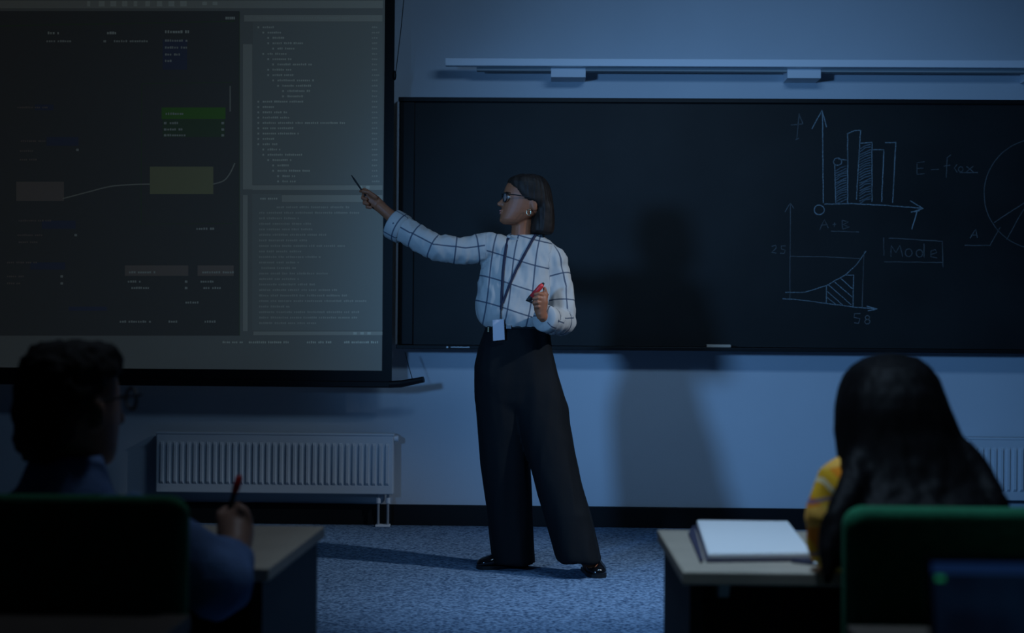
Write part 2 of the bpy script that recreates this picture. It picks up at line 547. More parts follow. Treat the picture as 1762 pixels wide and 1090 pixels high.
# ------------------------------------------------------------------ light bar above the board
a, b = bx(766, 101, 766 + 1150, 114, YW - .20, YW - .16)
rail = empty('wall_rail', ((a[0] + b[0]) / 2, YW - .1, a[2]), 'long white metal rail above the chalkboard', 'rail')
za, zb2 = at(1200, 114.5, YW - .2).z, at(1200, 101.5, YW - .2).z
MB().box((a[0], YW - .20, za), (3.4, YW - .155, zb2)).build('rail_bar', M['bar_metal'], rail, bevel=.003)
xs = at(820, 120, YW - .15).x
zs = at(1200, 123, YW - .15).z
MB().box((xs, YW - .15, zs), (3.35, YW - .10, za + .02)).build('rail_shade_strip', M['rail_shade'], rail, bevel=.002)  # grey box stands in for the strip of shade under the rail
for p0, p1 in ((948, 1008), (1355, 1413), (1770, 1830)):
    q0 = at(p0, 126, YW - .155).x; q1 = at(p1, 126, YW - .155).x
    MB().box((q0, YW - .155, at(1200, 134, YW - .155).z), (q1, YW - .001, za - .001)).build('bracket', M['white_metal'], rail, bevel=.003)

# ------------------------------------------------------------------ projection screen
YS = YW - .22
scr = empty('projection_screen', (-2.05, YS, .75), 'pull-down projection screen showing a code editor beside the chalkboard', 'screen')


def q(mb, x0, y0, x1, y1, off=.0008):
    Y = YS - off
    return mb.quad(at(x0, y1, Y), at(x1, y1, Y), at(x1, y0, Y), at(x0, y0, Y))


ZTOP = 3.1
xr = at(660, 300, YS).x; xro = at(677, 300, YS).x; xl = -3.15
zbt = at(330, 635.5, YS).z; zbb = at(400, 664, YS).z
MB().box((xl, YS, zbt), (xr, YS + .004, ZTOP)).build('screen_fabric', S['bg'], scr)
MB().box((xr, YS - .0005, zbb), (xro, YS + .0045, ZTOP)).build('black_border', M['frame'], scr)
MB().box((xl - .05, YS - .0005, zbb), (xl, YS + .0045, ZTOP)).build('black_border', M['frame'], scr)
MB().box((xl, YS - .0005, zbb + .02), (xr, YS + .0045, zbt)).build('black_border', M['frame'], scr)
MB().box((xl - .05, YS - .012, zbb - .004), (xro + .01, YS + .016, zbb + .03)).build('bottom_bar', M['frame'], scr, bevel=.006)
MB().box((xl - .1, YS - .05, ZTOP), (xro + .12, YS + .07, ZTOP + .13)).build('roller_case', M['white_metal'], scr, bevel=.01)
p0 = at(670, 662, YS); p1 = at(729, 653.5, YS - .03)
MB().tube([p0, at(690, 661, YS), p1], [.019, .02, .0165], 10).build('tension_arm', M['blackp'], scr, smooth=False)
k0 = at(679, 130, YS)
MB().ball(k0, .010, .012, .026).build('tension_knob', M['blackp'], scr, smooth=True)
MB().tube([at(699, -45, YS + .02), at(690, 50, YS + .01), at(681, 125, YS)], .0022, 6).build('tension_cord', M['blackp'], scr)
MB().tube([at(697, 606, YS + .02), at(703, 630, YS - .01), at(710, 654, YS - .02)], .0022, 6).build('tension_cord', M['blackp'], scr)


def row(mb, x0, x1, y, h=4.0, ch=3.4, off=.0016):
    """a line of glyph-sized marks"""
    x = x0
    while x < x1:
        n = random.randint(3, 9)
        for _ in range(n):
            if x > x1: break
            hh = h * random.choice((.7, .7, 1.0)); wd = ch * random.uniform(.55, .85)
            q(mb, x, y - hh / 2, x + wd, y + h * .4, off); x += ch
        x += ch * .8
    return mb


def split(name, m, mb):
    """one object for each separate piece of mb"""
    grp = {}
    par = list(range(len(mb.v)))

    def find(i):
        while par[i] != i: i = par[i]
        return i
    for f in mb.f:
        for i in f[1:]: par[find(i)] = find(f[0])
    for f in mb.f: grp.setdefault(find(f[0]), []).append(f)
    for fs in grp.values():
        ids = sorted({i for f in fs for i in f}); mp = {i: k for k, i in enumerate(ids)}
        MB().add([mb.v[i] for i in ids], [tuple(mp[i] for i in f) for f in fs]).build(name, m, scr)


pane = MB()
q(pane, -80, 19, 412, 578)
pane.build('editor_canvas', S['pane'], scr)
mb = MB(); q(mb, 435, 38, 658, 318); q(mb, 434, 349, 658, 569); q(mb, 434, 334, 484, 349.5)
split('code_pane', S['bg2'], mb)
mb = MB(); q(mb, -80, 1, 659, 14, .001); q(mb, 420, 26, 658, 37, .001); q(mb, 418, 76, 434, 326, .001); q(mb, 434, 319, 658, 327, .001)
q(mb, 485, 336, 658, 348, .001); q(mb, 436, 571, 658, 577, .001); q(mb, 418, 336, 426, 570, .001)
split('window_header', S['head'], mb)
mb = MB()
ind = [0, 1, 2, 2, 3, 1, 2, 3, 2, 2, 3, 4, 5, 5, 0, 0, 0, 0, 0, 0, 0, 0, 0, 1, 1, 2, 3, 3, 4, 4]
ln = [18, 22, 18, 55, 28, 30, 32, 58, 30, 36, 60, 50, 40, 24, 68, 20, 42, 46, 140, 52, 60, 20, 24, 22, 62, 32, 20, 54, 22, 20]
for i, (a_, l_) in enumerate(zip(ind, ln)):
    y = 47 + i * 9.15; x0 = 446 + a_ * 8.5
    q(mb, x0 - 3, y - 1.6, x0, y + 1.6, .0016); row(mb, x0 + 6, x0 + 6 + l_, y, 3.8)
mb.build('file_tree_text', S['text'], scr)['kind'] = 'stuff'
mb = MB()
for i in range(30):
    row(mb, 640, 648 + random.randint(0, 3), 47 + i * 9.15, 3.2)
row(mb, 440, 600, 31, 3.4)
mb.build('file_tree_column', S['dim'], scr)['kind'] = 'stuff'
mb = MB()
code = [(476, 600), (446, 616), (446, 515), (446, 534), (446, 537), (446, 562), (446, 527), (446, 594), (446, 516), (446, 552), (446, 514), (450, 508),
        (446, 565), (446, 514), (446, 540), (446, 580), (446, 598), (446, 633), (446, 499), (446, 616), (446, 614), (446, 544)]
for i, (a_, b_) in enumerate(code):
    row(mb, a_, b_, 357 + i * 9.5, 3.8)
mb.build('code_text', S['dim'], scr)['kind'] = 'stuff'
mb = MB()
row(mb, 428, 498, 589.5, 4.5); row(mb, 528, 568, 589.5, 4.5); row(mb, 592, 650, 589.5, 4.5); row(mb, 383, 418, 589.5, 4)
for x in (608, 620, 632): q(mb, x, 572, x + 6, 576, .0016)
for x in (617, 630): q(mb, x, 320, x + 6, 325, .0016)
for x in range(150, 330, 20): q(mb, x, 2, x + random.randint(5, 11), 11, .0018)
for x in (348, 366): q(mb, x, 3, x + 8, 9, .0018)
row(mb, 388, 404, 31, 6); row(mb, 284, 325, 55, 5.5, 4.4); row(mb, 82, 103, 57, 5, 4.4); row(mb, 184, 201, 57, 5, 4.4)
row(mb, 448, 475, 342, 4)
mb.build('status_text', S['text'], scr)['kind'] = 'stuff'
mb = MB()
mb.ribbon([at(-20, 45, YS - .0015), at(200, 41, YS - .0015), at(404, 36.5, YS - .0015)], .007, (0, -1, 0))
mb.build('green_rule', S['greendim'], scr)
mb = MB(); q(mb, 280, 206, 387, 236, .001); mb.build('green_node_body', S['greendim'], scr)
mb = MB(); q(mb, 278, 185, 388, 205, .0012); mb.build('green_node', S['green'], scr)
mb = MB(); q(mb, 258, 287, 367, 334, .0012); mb.build('olive_node', S['olive'], scr)
mb = MB(); q(mb, 28, 313, 110, 346, .0012); mb.build('brown_node', S['brown'], scr)
mb = MB()
for x0, y0, x1, y1 in ((60, 180, 92, 190), (80, 236, 135, 251), (72, 380, 130, 394), (52, 452, 112, 464), (280, 68, 322, 120), (118, 528, 184, 535)):
    q(mb, x0, y0, x1, y1, .001)
split('blue_node', S['blue'], mb)
mb = MB()
q(mb, 215, 457, 324, 475, .0012); q(mb, 340, 457, 402, 475, .0012)
split('node_header', S['brown'], mb)
mb = MB()
for x0, x1, y in ((30, 80, 185), (36, 80, 243), (34, 55, 260), (34, 62, 275), (32, 86, 380), (30, 72, 405), (32, 62, 417), (12, 62, 452), (12, 40, 476), (12, 34, 488)):
    row(mb, x0, x1, y, 3.5)
mb.build('node_caption', S['brown'], scr)['kind'] = 'stuff'
mb = MB()
for x0, x1, y in ((292, 306, 212), (288, 314, 223), (288, 316, 233), (222, 268, 469), (348, 401, 469), (220, 242, 485), (226, 256, 496), (345, 366, 485),
                  (350, 378, 496), (338, 369, 394), (319, 339, 521), (290, 303, 554), (352, 368, 554), (285, 315, 196), (206, 260, 554), (284, 322, 70), (284, 320, 82), (284, 308, 94), (284, 296, 105), (80, 120, 71), (196, 255, 71)):
    row(mb, x0, x1, y, 4.2, 4.0)
for x, y in ((381, 212), (381, 223), (381, 233), (318, 485), (318, 496), (282, 212), (282, 223), (282, 233), (104, 476), (104, 488), (128, 405), (131, 258), (178, 71)):
    q(mb, x, y - 2, x + 4.5, y + 2, .0016)
mb.build('node_text', S['dim'], scr)['kind'] = 'stuff'
mb = MB()


def sp(pts, wd=.0062):
    P = [at(a_, b_, YS - .0014) for a_, b_ in pts]
    out = []
    for i in range(len(P) - 1):
        p0 = P[max(i - 1, 0)]; p1 = P[i]; p2 = P[i + 1]; p3 = P[min(i + 2, len(P) - 1)]
        for k in range(8):
            t = k / 8
            out.append(.5 * ((2 * p1) + (p2 - p0) * t + (2 * p0 - 5 * p1 + 4 * p2 - p3) * t * t + (3 * p1 - p0 - 3 * p2 + p3) * t ** 3))
    out.append(P[-1])
    mb.ribbon(out, wd, (0, -1, 0))


sp([(108, 342), (150, 331), (190, 321), (225, 318), (258, 317)]); sp([(367, 317), (385, 311), (396, 298), (404, 281)])
sp([(396, 148), (396, 192)])
split('connector_line', S['cream'], mb)
mb = MB()
for pts in ([(244, 144), (400, 142)], [(244, 144), (243, 388)], [(243, 386), (400, 385)], [(412, 20), (412, 578)]):
    mb.ribbon([at(a_, b_, YS - .0014) for a_, b_ in pts], .0045, (0, -1, 0))
split('selection_line', S['greendim'], mb)

# ------------------------------------------------------------------ radiators


def radiator(px0, px1, pyt, pyb, label, nrib, mirrored=False):
    Y0 = YW - .12
    a = at(px0, pyt, Y0); b = at(px1, pyb, Y0)
    zt_ = at((px0 + px1) / 2, pyt, Y0).z; zb_ = at((px0 + px1) / 2, pyb, Y0).z
    t = empty('radiator', ((a.x + b.x) / 2, YW - .08, 0), label, 'radiator')
    MB().box((a.x, Y0 + .008, zb_), (b.x, Y0 + .075, zt_)).build('panel', M['rad'], t, bevel=.006)
    MB().box((a.x - .003, Y0 + .004, zt_ - .006), (b.x + .003, Y0 + .085, zt_ + .006)).build('top_grille', M['rad'], t, bevel=.002)
    zr0, zr1 = zb_ + .045, zt_ - .045
    W_ = b.x - a.x
    pitch = (W_ - .03) / nrib
    # one rib with bevelled ends, shared by all
    rb = MB()
    h2 = (zr1 - zr0); ww = pitch * .56
    rb.loft([[(-ww / 2, .0, .0), (ww / 2, 0, 0), (ww / 2, .0, h2), (-ww / 2, .0, h2)],
             [(-ww / 2 * .6, -.011, .016), (ww / 2 * .6, -.011, .016), (ww / 2 * .6, -.011, h2 - .016), (-ww / 2 * .6, -.011, h2 - .016)]])
    first = None
    for i in range(nrib):
        x = a.x + .015 + pitch * (i + .5)
        if first is None:
            rb2 = MB(); rb2.v = [v + Vector((x, Y0 + .009, zr0)) for v in rb.v]; rb2.f = rb.f
            first = rb2.build('rib', M['rad'], t, origin=(x, Y0 + .009, zr0))
        else:
            link(bpy.data.objects.new('rib', first.data), (x, Y0 + .009, zr0), t)
    # wall hooks, valve, pipes with floor plate
    s = -1 if mirrored else 1
    xe = b.x if not mirrored else a.x
    MB().tube([(xe - s * .002, Y0 + .04, zt_ - .022), (xe + s * .024, Y0 + .04, zt_ - .022)], .0165, 10).build('air_valve', M['white_metal'], t)
    for dx in (.030, .082):
        xx = xe - s * dx
        pp = MB().tube([(xx, Y0 + .04, zb_ + .004), (xx, Y0 + .04, .012)], .0075, 8).build('pipe', M['alu'], t)
        MB().tube([(xx, Y0 + .04, zb_ - .05), (xx, Y0 + .04, zb_ - .02)], .0125, 8).build('pipe_valve', M['white_metal'], pp)
    MB().box((xe - s * .018, Y0 + .015, 0), (xe - s * .096, Y0 + .07, .012)).build('floor_plate', M['white_metal'], t, bevel=.003)
    for fx in (.2, .8):
        xx = a.x + W_ * fx
        MB().box((xx - .015, Y0 + .07, zb_ + .03), (xx + .015, YW - .001, zt_ - .03)).build('wall_bracket', M['rad'], t)
    return t


radiator(268, 676, 747, 850, 'white ribbed panel radiator below the projection screen', 35)
radiator(1668, 2080, 757, 864, 'white ribbed panel radiator behind the long-haired student', 35, True)

# ------------------------------------------------------------------ desks, chairs
ZD = .66


def desk(name, corners, label, top_m, side_m, edge_m, th=.024, aisle='right', group=None):
    """corners: back-left, back-right, front-right, front-left (x, y) of the top"""
    c = sum((Vector((p[0], p[1], 0)) for p in corners), Vector()) / 4
    t = empty(name, (c.x, c.y, 0), label, 'desk', group)
    bl_, br_, fr_, fl_ = [Vector((p[0], p[1], 0)) for p in corners]

    def P(u, v, z):
        a = bl_.lerp(br_, u); b = fl_.lerp(fr_, u)
        p = b.lerp(a, v); return Vector((p.x, p.y, z))
    MB().hexa([P(0, 0, ZD - th), P(1, 0, ZD - th), P(1, 1, ZD - th), P(0, 1, ZD - th), P(0, 0, ZD), P(1, 0, ZD), P(1, 1, ZD), P(0, 1, ZD)]
              ).build('desk_top', top_m, t, bevel=.003)
    wd = (br_ - bl_).length
    e = .022 / wd
    for u0, u1 in ((.012, .012 + e), (.988 - e, .988)):
        sp_ = MB().hexa([P(u0, .04, 0), P(u1, .04, 0), P(u1, .985, 0), P(u0, .985, 0),
                         P(u0, .04, ZD - th), P(u1, .04, ZD - th), P(u1, .985, ZD - th), P(u0, .985, ZD - th)]).build('side_panel', side_m, t)
        MB().hexa([P(u0, .985, 0), P(u1, .985, 0), P(u1, .998, 0), P(u0, .998, 0),
                   P(u0, .985, ZD - th), P(u1, .985, ZD - th), P(u1, .998, ZD - th), P(u0, .998, ZD - th)]).build('edge_band', edge_m, sp_)
    MB().hexa([P(.03, .86, .22), P(.97, .86, .22), P(.97, .89, .22), P(.03, .89, .22),
               P(.03, .86, ZD - th), P(.97, .86, ZD - th), P(.97, .89, ZD - th), P(.03, .89, ZD - th)]).build('modesty_panel', side_m, t)
    for u in (.055, .93):
        MB().hexa([P(u, .1, ZD - th - .03), P(u + .015, .1, ZD - th - .03), P(u + .015, .16, ZD - th - .03), P(u, .16, ZD - th - .03),
                   P(u, .06, ZD - th), P(u + .015, .06, ZD - th), P(u + .015, .2, ZD - th), P(u, .2, ZD - th)]).build('bracket', edge_m, t)
    return t


def floorpt(px, py, z):
    """point at height z under a pixel below the horizon"""
    d = ROT @ Vector(((px - 881.0) / FPX, -(py - 545.0) / FPX, -1.0))
    return CAM + d * ((z - CAM.z) / d.z)


LB, LF = floorpt(559, 906, ZD), floorpt(462, 979, ZD)
RB, RF = floorpt(1131, 912, ZD), floorpt(1175, 984, ZD)
desk('student_desk', [(LB.x - 1.25, LB.y + .01), (LB.x, LB.y), (LF.x, LF.y), (LF.x - 1.25, LF.y + .01)],
     'pale-topped desk where the student in blue writes', M['desk'], M['deskside'], M['edge'])
desk('student_desk', [(RB.x, RB.y), (RB.x + 1.25, RB.y), (RF.x + 1.25, RF.y), (RF.x, RF.y)],
     'pale-topped desk with an open notebook on it', M['desk'], M['deskside'], M['edge'])
NL = floorpt(329, 1058, ZD); NR = floorpt(1456, 1076, ZD)
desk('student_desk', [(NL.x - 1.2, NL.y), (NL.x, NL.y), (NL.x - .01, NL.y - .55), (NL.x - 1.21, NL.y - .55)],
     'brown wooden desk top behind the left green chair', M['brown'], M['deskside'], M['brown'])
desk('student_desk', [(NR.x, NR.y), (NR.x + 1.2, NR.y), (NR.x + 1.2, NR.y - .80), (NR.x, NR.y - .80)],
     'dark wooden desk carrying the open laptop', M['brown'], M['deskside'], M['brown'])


def rounded_slab(mb, cx, cy, cz_, w_, h_, th, rad, tilt=0.0, bow=0.0, n=6, taper=0.0):
    """upright rounded rectangle (backrest); tilt leans its top towards -Y, bow curves it"""
    pts = []
    for sx, sz, a0 in ((1, 1, 0), (-1, 1, 90), (-1, -1, 180), (1, -1, 270)):
        for i in range(n + 1):
            a = R(a0 + 90 * i / n)
            pts.append((sx * (w_ / 2 - rad) + rad * math.cos(a), sz * (h_ / 2 - rad) + rad * math.sin(a)))

    def P(x, z, y):
        xx = x * (1 - taper * z / h_)
        return Vector((cx + xx, cy + y - tilt * z - bow * (1 - (2 * x / w_) ** 2), cz_ + z))
    rings = []
    for ins, y in ((.014, -th / 2), (.004, -th / 2 + .006), (0, -th / 2 + .014), (0, th / 2 - .014), (.004, th / 2 - .006), (.014, th / 2)):
        f = lambda v, L: v * (1 - 2 * ins / L)
        rings.append([P(f(x, w_), f(z, h_), y) for x, z in pts])
    mb.loft(rings)
    return mb


def chair(label, cx, Yb, ztop, w_, tilt=.10):
    t = empty('student_chair', (cx, Yb + .2, 0), label, 'chair', 'green upholstered chairs')
    zs_ = .375
    h_ = ztop - zs_ - .06
    rounded_slab(MB(), cx, Yb, ztop - h_ / 2, w_, h_, .045, .03, tilt, -.012, taper=-.05).build('backrest', M['green'], t, smooth=True)
    s = MB(); s.box((cx - w_ / 2 + .01, Yb + .07, zs_ - .05), (cx + w_ / 2 - .01, Yb + .47, zs_))
    s.build('seat', M['green'], t, bevel=.02, seg=3, smooth=True)
    for sx in (-1, 1):
        x = cx + sx * (w_ / 2 - .035)
        MB().tube([(x, Yb + .10, zs_ - .045), (x + sx * .012, Yb + .04, .0)], .011, 8).build('leg', M['blackp'], t)
        MB().tube([(x, Yb + .42, zs_ - .045), (x + sx * .012, Yb + .45, .0)], .011, 8).build('leg', M['blackp'], t)
        MB().tube([(x, Yb + .12, zs_ - .03), (x, Yb + .055, zs_ - .02), (x, Yb + .028, zs_ + .06), (x, Yb + .02, zs_ + .16)], .010, 8).build('back_support', M['blackp'], t)
    return t


YC = 2.30
cl = at(323, 900, YC); ct = at(200, 851, YC)
chair('green chair of the student in the blue shirt', cl.x - .235, YC, ct.z, .47)
cr = at(1452, 900, YC - .02); ct2 = at(1600, 871, YC - .02)
chair('green chair of the long-haired student', cr.x + .225, YC - .02, ct2.z, .45)

# ------------------------------------------------------------------ people
def ring_h(c, hw, hd, n=28, p=2.3, rot=0.0):
    out = []
    for i in range(n):
        a = 2 * math.pi * i / n
        x = math.copysign(abs(math.cos(a)) ** (2 / p), math.cos(a)) * hw
        y = math.copysign(abs(math.sin(a)) ** (2 / p), math.sin(a)) * hd
        out.append(Vector((c.x + x * math.cos(rot) - y * math.sin(rot), c.y + x * math.sin(rot) + y * math.cos(rot), c.z)))
    return out


class Fig:
    """pixel landmarks of a figure standing around depth Y"""
    def __init__(s, Y): s.Y = Y; s.k = FPX / Y

    def __call__(s, px, py, dy=0.0): return at(px, py, s.Y + dy)

    def ringpx(s, py, x0, x1, hd, dy=0.0, n=28, p=2.3):
        c = s((x0 + x1) / 2, py, dy)
        return ring_h(c, (x1 - x0) / 2 / s.k, hd, n, p)


def head_rings(origin, fwd, up, secs, egg=.16, n=28, p=2.2):
    """secs: (height, front, back, half width) in metres about the ear axis; front is along fwd"""
    fwd = Vector(fwd).normalized(); up = Vector(up).normalized(); side = up.cross(fwd).normalized()
    rings = []
    for h, fr, bk, hw in secs:
        ring = []
        mid = (fr + bk) / 2; hl = (fr - bk) / 2
        for i in range(n):
            a = 2 * math.pi * i / n
            c = math.copysign(abs(math.cos(a)) ** (2 / p), math.cos(a)); s_ = math.copysign(abs(math.sin(a)) ** (2 / p), math.sin(a))
            wfac = 1 - egg * c
            ring.append(Vector(origin) + fwd * (mid + hl * c) + side * (hw * s_ * wfac) + up * h)
        rings.append(ring)
    return rings


def finger(mb, pts, r0=.0085, r1=.0068):
    n = len(pts)
    mb.limb(pts, [r0 + (r1 - r0) * i / (n - 1) for i in range(n)], 8)


# ---- the teacher
TT = Fig(6.75)
K = TT.k
base = Vector((TT(925, 980).x, 6.75, 0))
HO = TT(908, 345, 0)                       # ear axis
phi = R(12)
FW = Vector((-math.cos(phi), -math.sin(phi), .03)).normalized()
UP = Vector((.0, 0, 1))
SD = UP.cross(FW).normalized()             # points to her left


def hp(px, py, side=0.0):
    """point on her head given by its profile pixel and sideways offset in metres (positive = camera side)"""
    d = (908 - px) / K; h = (345 - py) / K
    return HO + FW * d + UP * h - SD * side * (1 if SD.y > 0 else -1)


body = MB()
S_ = [(388.5, 866, 893, .022), (385, 861, 898, .036), (380, 859.5, 906, .046), (374, 860.5, 918, .054), (368, 861.5, 930, .061), (360, 863, 940, .067),
      (350, 865.5, 944, .071), (341, 866.5, 946, .073), (335, 866, 946, .073), (326, 868, 944, .071), (318, 872, 940, .064), (311, 880, 931, .05), (307, 893, 920, .03)]
body.loft(head_rings(HO, FW, UP, [((345 - y) / K, (908 - a) / K, (908 - b) / K, hw) for y, a, b, hw in S_], .14))
# nose, lips, chin, brow
body.loft([[hp(868, 339, s * .004) for s in (-1, 1)] + [hp(872, 339, s * .008) for s in (1, -1)],
           [hp(861, 347, s * .006) for s in (-1, 1)] + [hp(869, 347, s * .012) for s in (1, -1)],
           [hp(854, 353, s * .007) for s in (-1, 1)] + [hp(868, 353, s * .016) for s in (1, -1)],
           [hp(856, 357, s * .008) for s in (-1, 1)] + [hp(868, 357, s * .016) for s in (1, -1)],
           [hp(864, 359.5, s * .006) for s in (-1, 1)] + [hp(870, 359.5, s * .010) for s in (1, -1)]])
body.ball(hp(862, 365.5), .008, .020, .005); body.ball(hp(862, 370), .008, .018, .005)
body.ball(hp(863.5, 381.5), .012, .018, .011)
for sgn in (-1, 1):
    body.ball(hp(913, 354, sgn * .073), .016, .007, .030, rot=Matrix.Rotation(R(-12), 3, 'Y'))
# neck, chest, arms, pelvis, legs
body.limb([TT(899, 368, .01), TT(898, 392, .01), TT(897, 420, .015), TT(898, 450, .02)], [.050, .046, .052, .06], 14)
body.loft([TT.ringpx(408, 880, 925, .045), TT.ringpx(425, 858, 950, .06), TT.ringpx(445, 845, 958, .075), TT.ringpx(490, 840, 942, .085), TT.ringpx(540, 842, 935, .08),
           TT.ringpx(590, 840, 936, .085), TT.ringpx(640, 836, 940, .09), TT.ringpx(690, 842, 946, .08)])
body.limb([TT(852, 428, .0), TT(800, 433, -.02), TT(750, 428, -.03), TT(705, 400, -.01), TT(668, 368, .02), TT(652, 354, .03)], [.048, .042, .036, .033, .027, .026])
# right hand (gripping the pen)
HY = .03
body.limb([TT(657, 358, HY), TT(644, 347, HY), TT(636, 341, HY)], [.027, .031, .030], 12, flat=((0, 1, 0), .72))
body.limb([TT(646, 340, HY - .02), TT(634, 331, HY - .03), TT(624, 329, HY - .025)], [.012, .011, .009], 8)      # thumb
finger(body, [TT(637, 332, HY + .005), TT(627, 325.5, HY + .0), TT(620.5, 329.5, HY - .012)], .0084, .0075)
finger(body, [TT(636, 338, HY - .002), TT(625, 335, HY - .012), TT(623, 341, HY - .026), TT(630, 343, HY - .032)], .0084, .008)
finger(body, [TT(638, 345, HY - .002), TT(627, 344, HY - .012), TT(626, 350, HY - .026), TT(633, 351, HY - .032)], .0084, .008)
finger(body, [TT(642, 352, HY - .002), TT(632, 352, HY - .010), TT(631, 357, HY - .022), TT(638, 357.5, HY - .028)], .0078, .0075)
# left arm and hand (holding the marker)
body.limb([TT(953, 446, .0), TT(966, 500, -.02), TT(972, 556, -.05), TT(952, 553, -.13), TT(938, 549, -.185), TT(931, 541, -.21)], [.05, .042, .036, .030, .024, .024])
GY = -.215
body.limb([TT(931, 542, GY), TT(930, 533, GY), TT(931, 520, GY), TT(931, 513, GY)], [.024, .029, .031, .028], 12, flat=((0, 1, 0), .7))
finger(body, [TT(936, 508, GY - .006), TT(927, 505, GY - .024), TT(920, 506.5, GY - .022), TT(920, 509, GY - .006)], .0080, .0070)
finger(body, [TT(936, 515, GY - .006), TT(926, 513, GY - .026), TT(918, 514, GY - .022), TT(918, 516, GY - .006)], .0080, .0070)
finger(body, [TT(935, 522, GY - .006), TT(925, 520.5, GY - .026), TT(918, 522, GY - .020), TT(919, 524, GY - .006)], .0080, .0070)
finger(body, [TT(934, 529, GY - .006), TT(926, 528, GY - .022), TT(920, 529, GY - .016), TT(921, 530, GY - .006)], .0072, .0062)
body.limb([TT(937, 522, GY + .01), TT(940, 508, GY + .008), TT(937, 497, GY + .004)], [.012, .0105, .0085], 8)     # thumb
body.limb([TT(864, 640, .01), TT(870, 780, .015), TT(884, 950, .04)], [.07, .055, .036])
body.limb([TT(920, 640, .0), TT(948, 790, -.08), TT(998, 945, -.155)], [.066, .054, .036])
fl, fr = floorpt(862, 978, 0), floorpt(1018, 990, 0)
body.limb([fl + Vector((.05, .03, .07)), fl + Vector((.03, .02, .045)), fl + Vector((-.05, -.01, .035))], [.036, .034, .026])
body.limb([fr + Vector((-.03, .06, .08)), fr + Vector((-.01, .02, .05)), fr + Vector((.01, -.05, .035))], [.036, .034, .026])
rb = remesh(body, .0038, 2, .4)
teacher = rb.build('person', M['skin'], origin=base, smooth=True)
tag(teacher, 'person in checked blouse and wide black trousers pointing a pen at the screen', 'person')

# lips
MB().ball(hp(860.8, 365.6), .006, .017, .004).ball(hp(861, 369.6), .006, .015, .0045).build('lips', M['lips'], teacher, smooth=True)
for sgn in (-1, 1):
    MB().ball(hp(873, 342.5, sgn * .031), .0125, .012, .008).build('eye', M['eye'], teacher, smooth=True)
    MB().tube([hp(868.5, 335.5, sgn * .014), hp(868.5, 334, sgn * .030), hp(873, 335.5, sgn * .05)], .0028, 6).build('eyebrow', M['hair'], teacher)

# hair: a chin-length bob
H_ = [(300.5, 898, 918, .030), (303, 886, 930, .056), (307.5, 877, 938, .070), (314, 873, 943, .079), (322, 874.5, 946.5, .083), (330, 877.5, 948.5, .086),
      (338, 881.5, 950, .087), (345, 887, 951, .087), (350, 903, 951.5, .086), (358, 915, 952, .086), (368, 915, 953, .086), (380, 913, 953.5, .085), (392, 912, 953, .083), (399, 911, 951, .079), (402.5, 914, 947, .07)]
hair = MB()
hair.loft(head_rings(HO, FW, UP, [((345 - y) / K, (908 - a) / K, (908 - b) / K, hw) for y, a, b, hw in H_], .05, 40, 2.3))
hair = remesh(hair, .005, 2)
for i, p in enumerate(hair.v):
    d = p - HO
    a_ = math.atan2(d.y, d.x)
    g = noise.noise(Vector((a_ * 9, d.z * 3, 1))) + .6 * noise.noise(Vector((a_ * 22, d.z * 4, 5)))
    hair.v[i] = p + hair.n[i] * .0035 * g
hair.build('hair', M['hair'], teacher, smooth=True)

# glasses
gl = MB()
g0 = hp(868, 343)


def rim(sgn):
    pts = []
    for i in range(20):
        a_ = 2 * math.pi * i / 20
        side = .034 + .024 * math.cos(a_)
        dz = .0205 * math.sin(a_)
        px = 864.5 + 3.2 * (side / .058) ** 2
        pts.append(hp(px, 343 - dz * K, sgn * side))
    return pts


for sgn in (-1, 1):
    r_ = rim(sgn)
    gl.tube(r_ + [r_[0], r_[1]], .0028, 6)
    gl.tube([hp(868, 338, sgn * .058), hp(880, 339, sgn * .070), hp(905, 342, sgn * .080), hp(912, 345, sgn * .080)], .0026, 6)
gl.tube([hp(864.5, 341, -.011), hp(863.5, 340, 0), hp(864.5, 341, .011)], .0026, 6)
glasses = gl.build('eyeglasses', M['blackp'], teacher)
for sgn in (-1, 1):
    mb = MB(); r_ = rim(sgn); mb.add(r_, [tuple(range(20))]); mb.build('lens', M['lens'], glasses)
# earring
for sgn in (-1, 1):
    pts = [hp(904 + 3.5 * math.cos(2 * math.pi * i / 12), 368 - 5.5 * math.sin(2 * math.pi * i / 12), sgn * .079) for i in range(14)]
    MB().tube(pts, .0019, 6).build('earring', M['gold'], teacher)

# blouse
arm_r = [TT(852, 426, .0), TT(800, 432, -.02), TT(750, 426, -.03), TT(712, 406, -.015), TT(677, 386, .01)]
rad_r = [.066, .060, .056, .055, .062]
arm_l = [TT(951, 452, .0), TT(963, 500, -.02), TT(966, 553, -.045), TT(952, 553, -.13), TT(937.5, 548, -.19)]
rad_l = [.064, .062, .060, .054, .053]
sh = MB()
sh.loft([TT.ringpx(407, 879, 934, .052, .015), TT.ringpx(413, 873, 939, .060, .01), TT.ringpx(421, 858, 953, .072), TT.ringpx(434, 843, 964, .088), TT.ringpx(455, 831, 963, .104), TT.ringpx(490, 824, 955, .116),
         TT.ringpx(520, 820, 951, .123), TT.ringpx(540, 821, 949, .124), TT.ringpx(553, 827, 946, .118), TT.ringpx(562, 836, 944, .106), TT.ringpx(566, 846, 940, .09)])
sh.tube(arm_r, rad_r, 16)
sh.ball(arm_r[0], .07, .08, .062); sh.ball(arm_l[0], .068, .075, .07)
sh.tube(arm_l[:3], rad_l[:3], 16); sh.ball(arm_l[2], .062, .066, .060); sh.tube([arm_l[2]] + arm_l[3:], [.058] + rad_l[3:], 16)
sh = remesh(sh, .0075, 5)
sh = wrinkle(sh, .0055, 8, (1.0, 1.0, .8), 3); sh = wrinkle(sh, .0035, 17, (1.3, 1, .6), 5)
# sleeve end cuffs turned back: slightly wider ring near the wrists


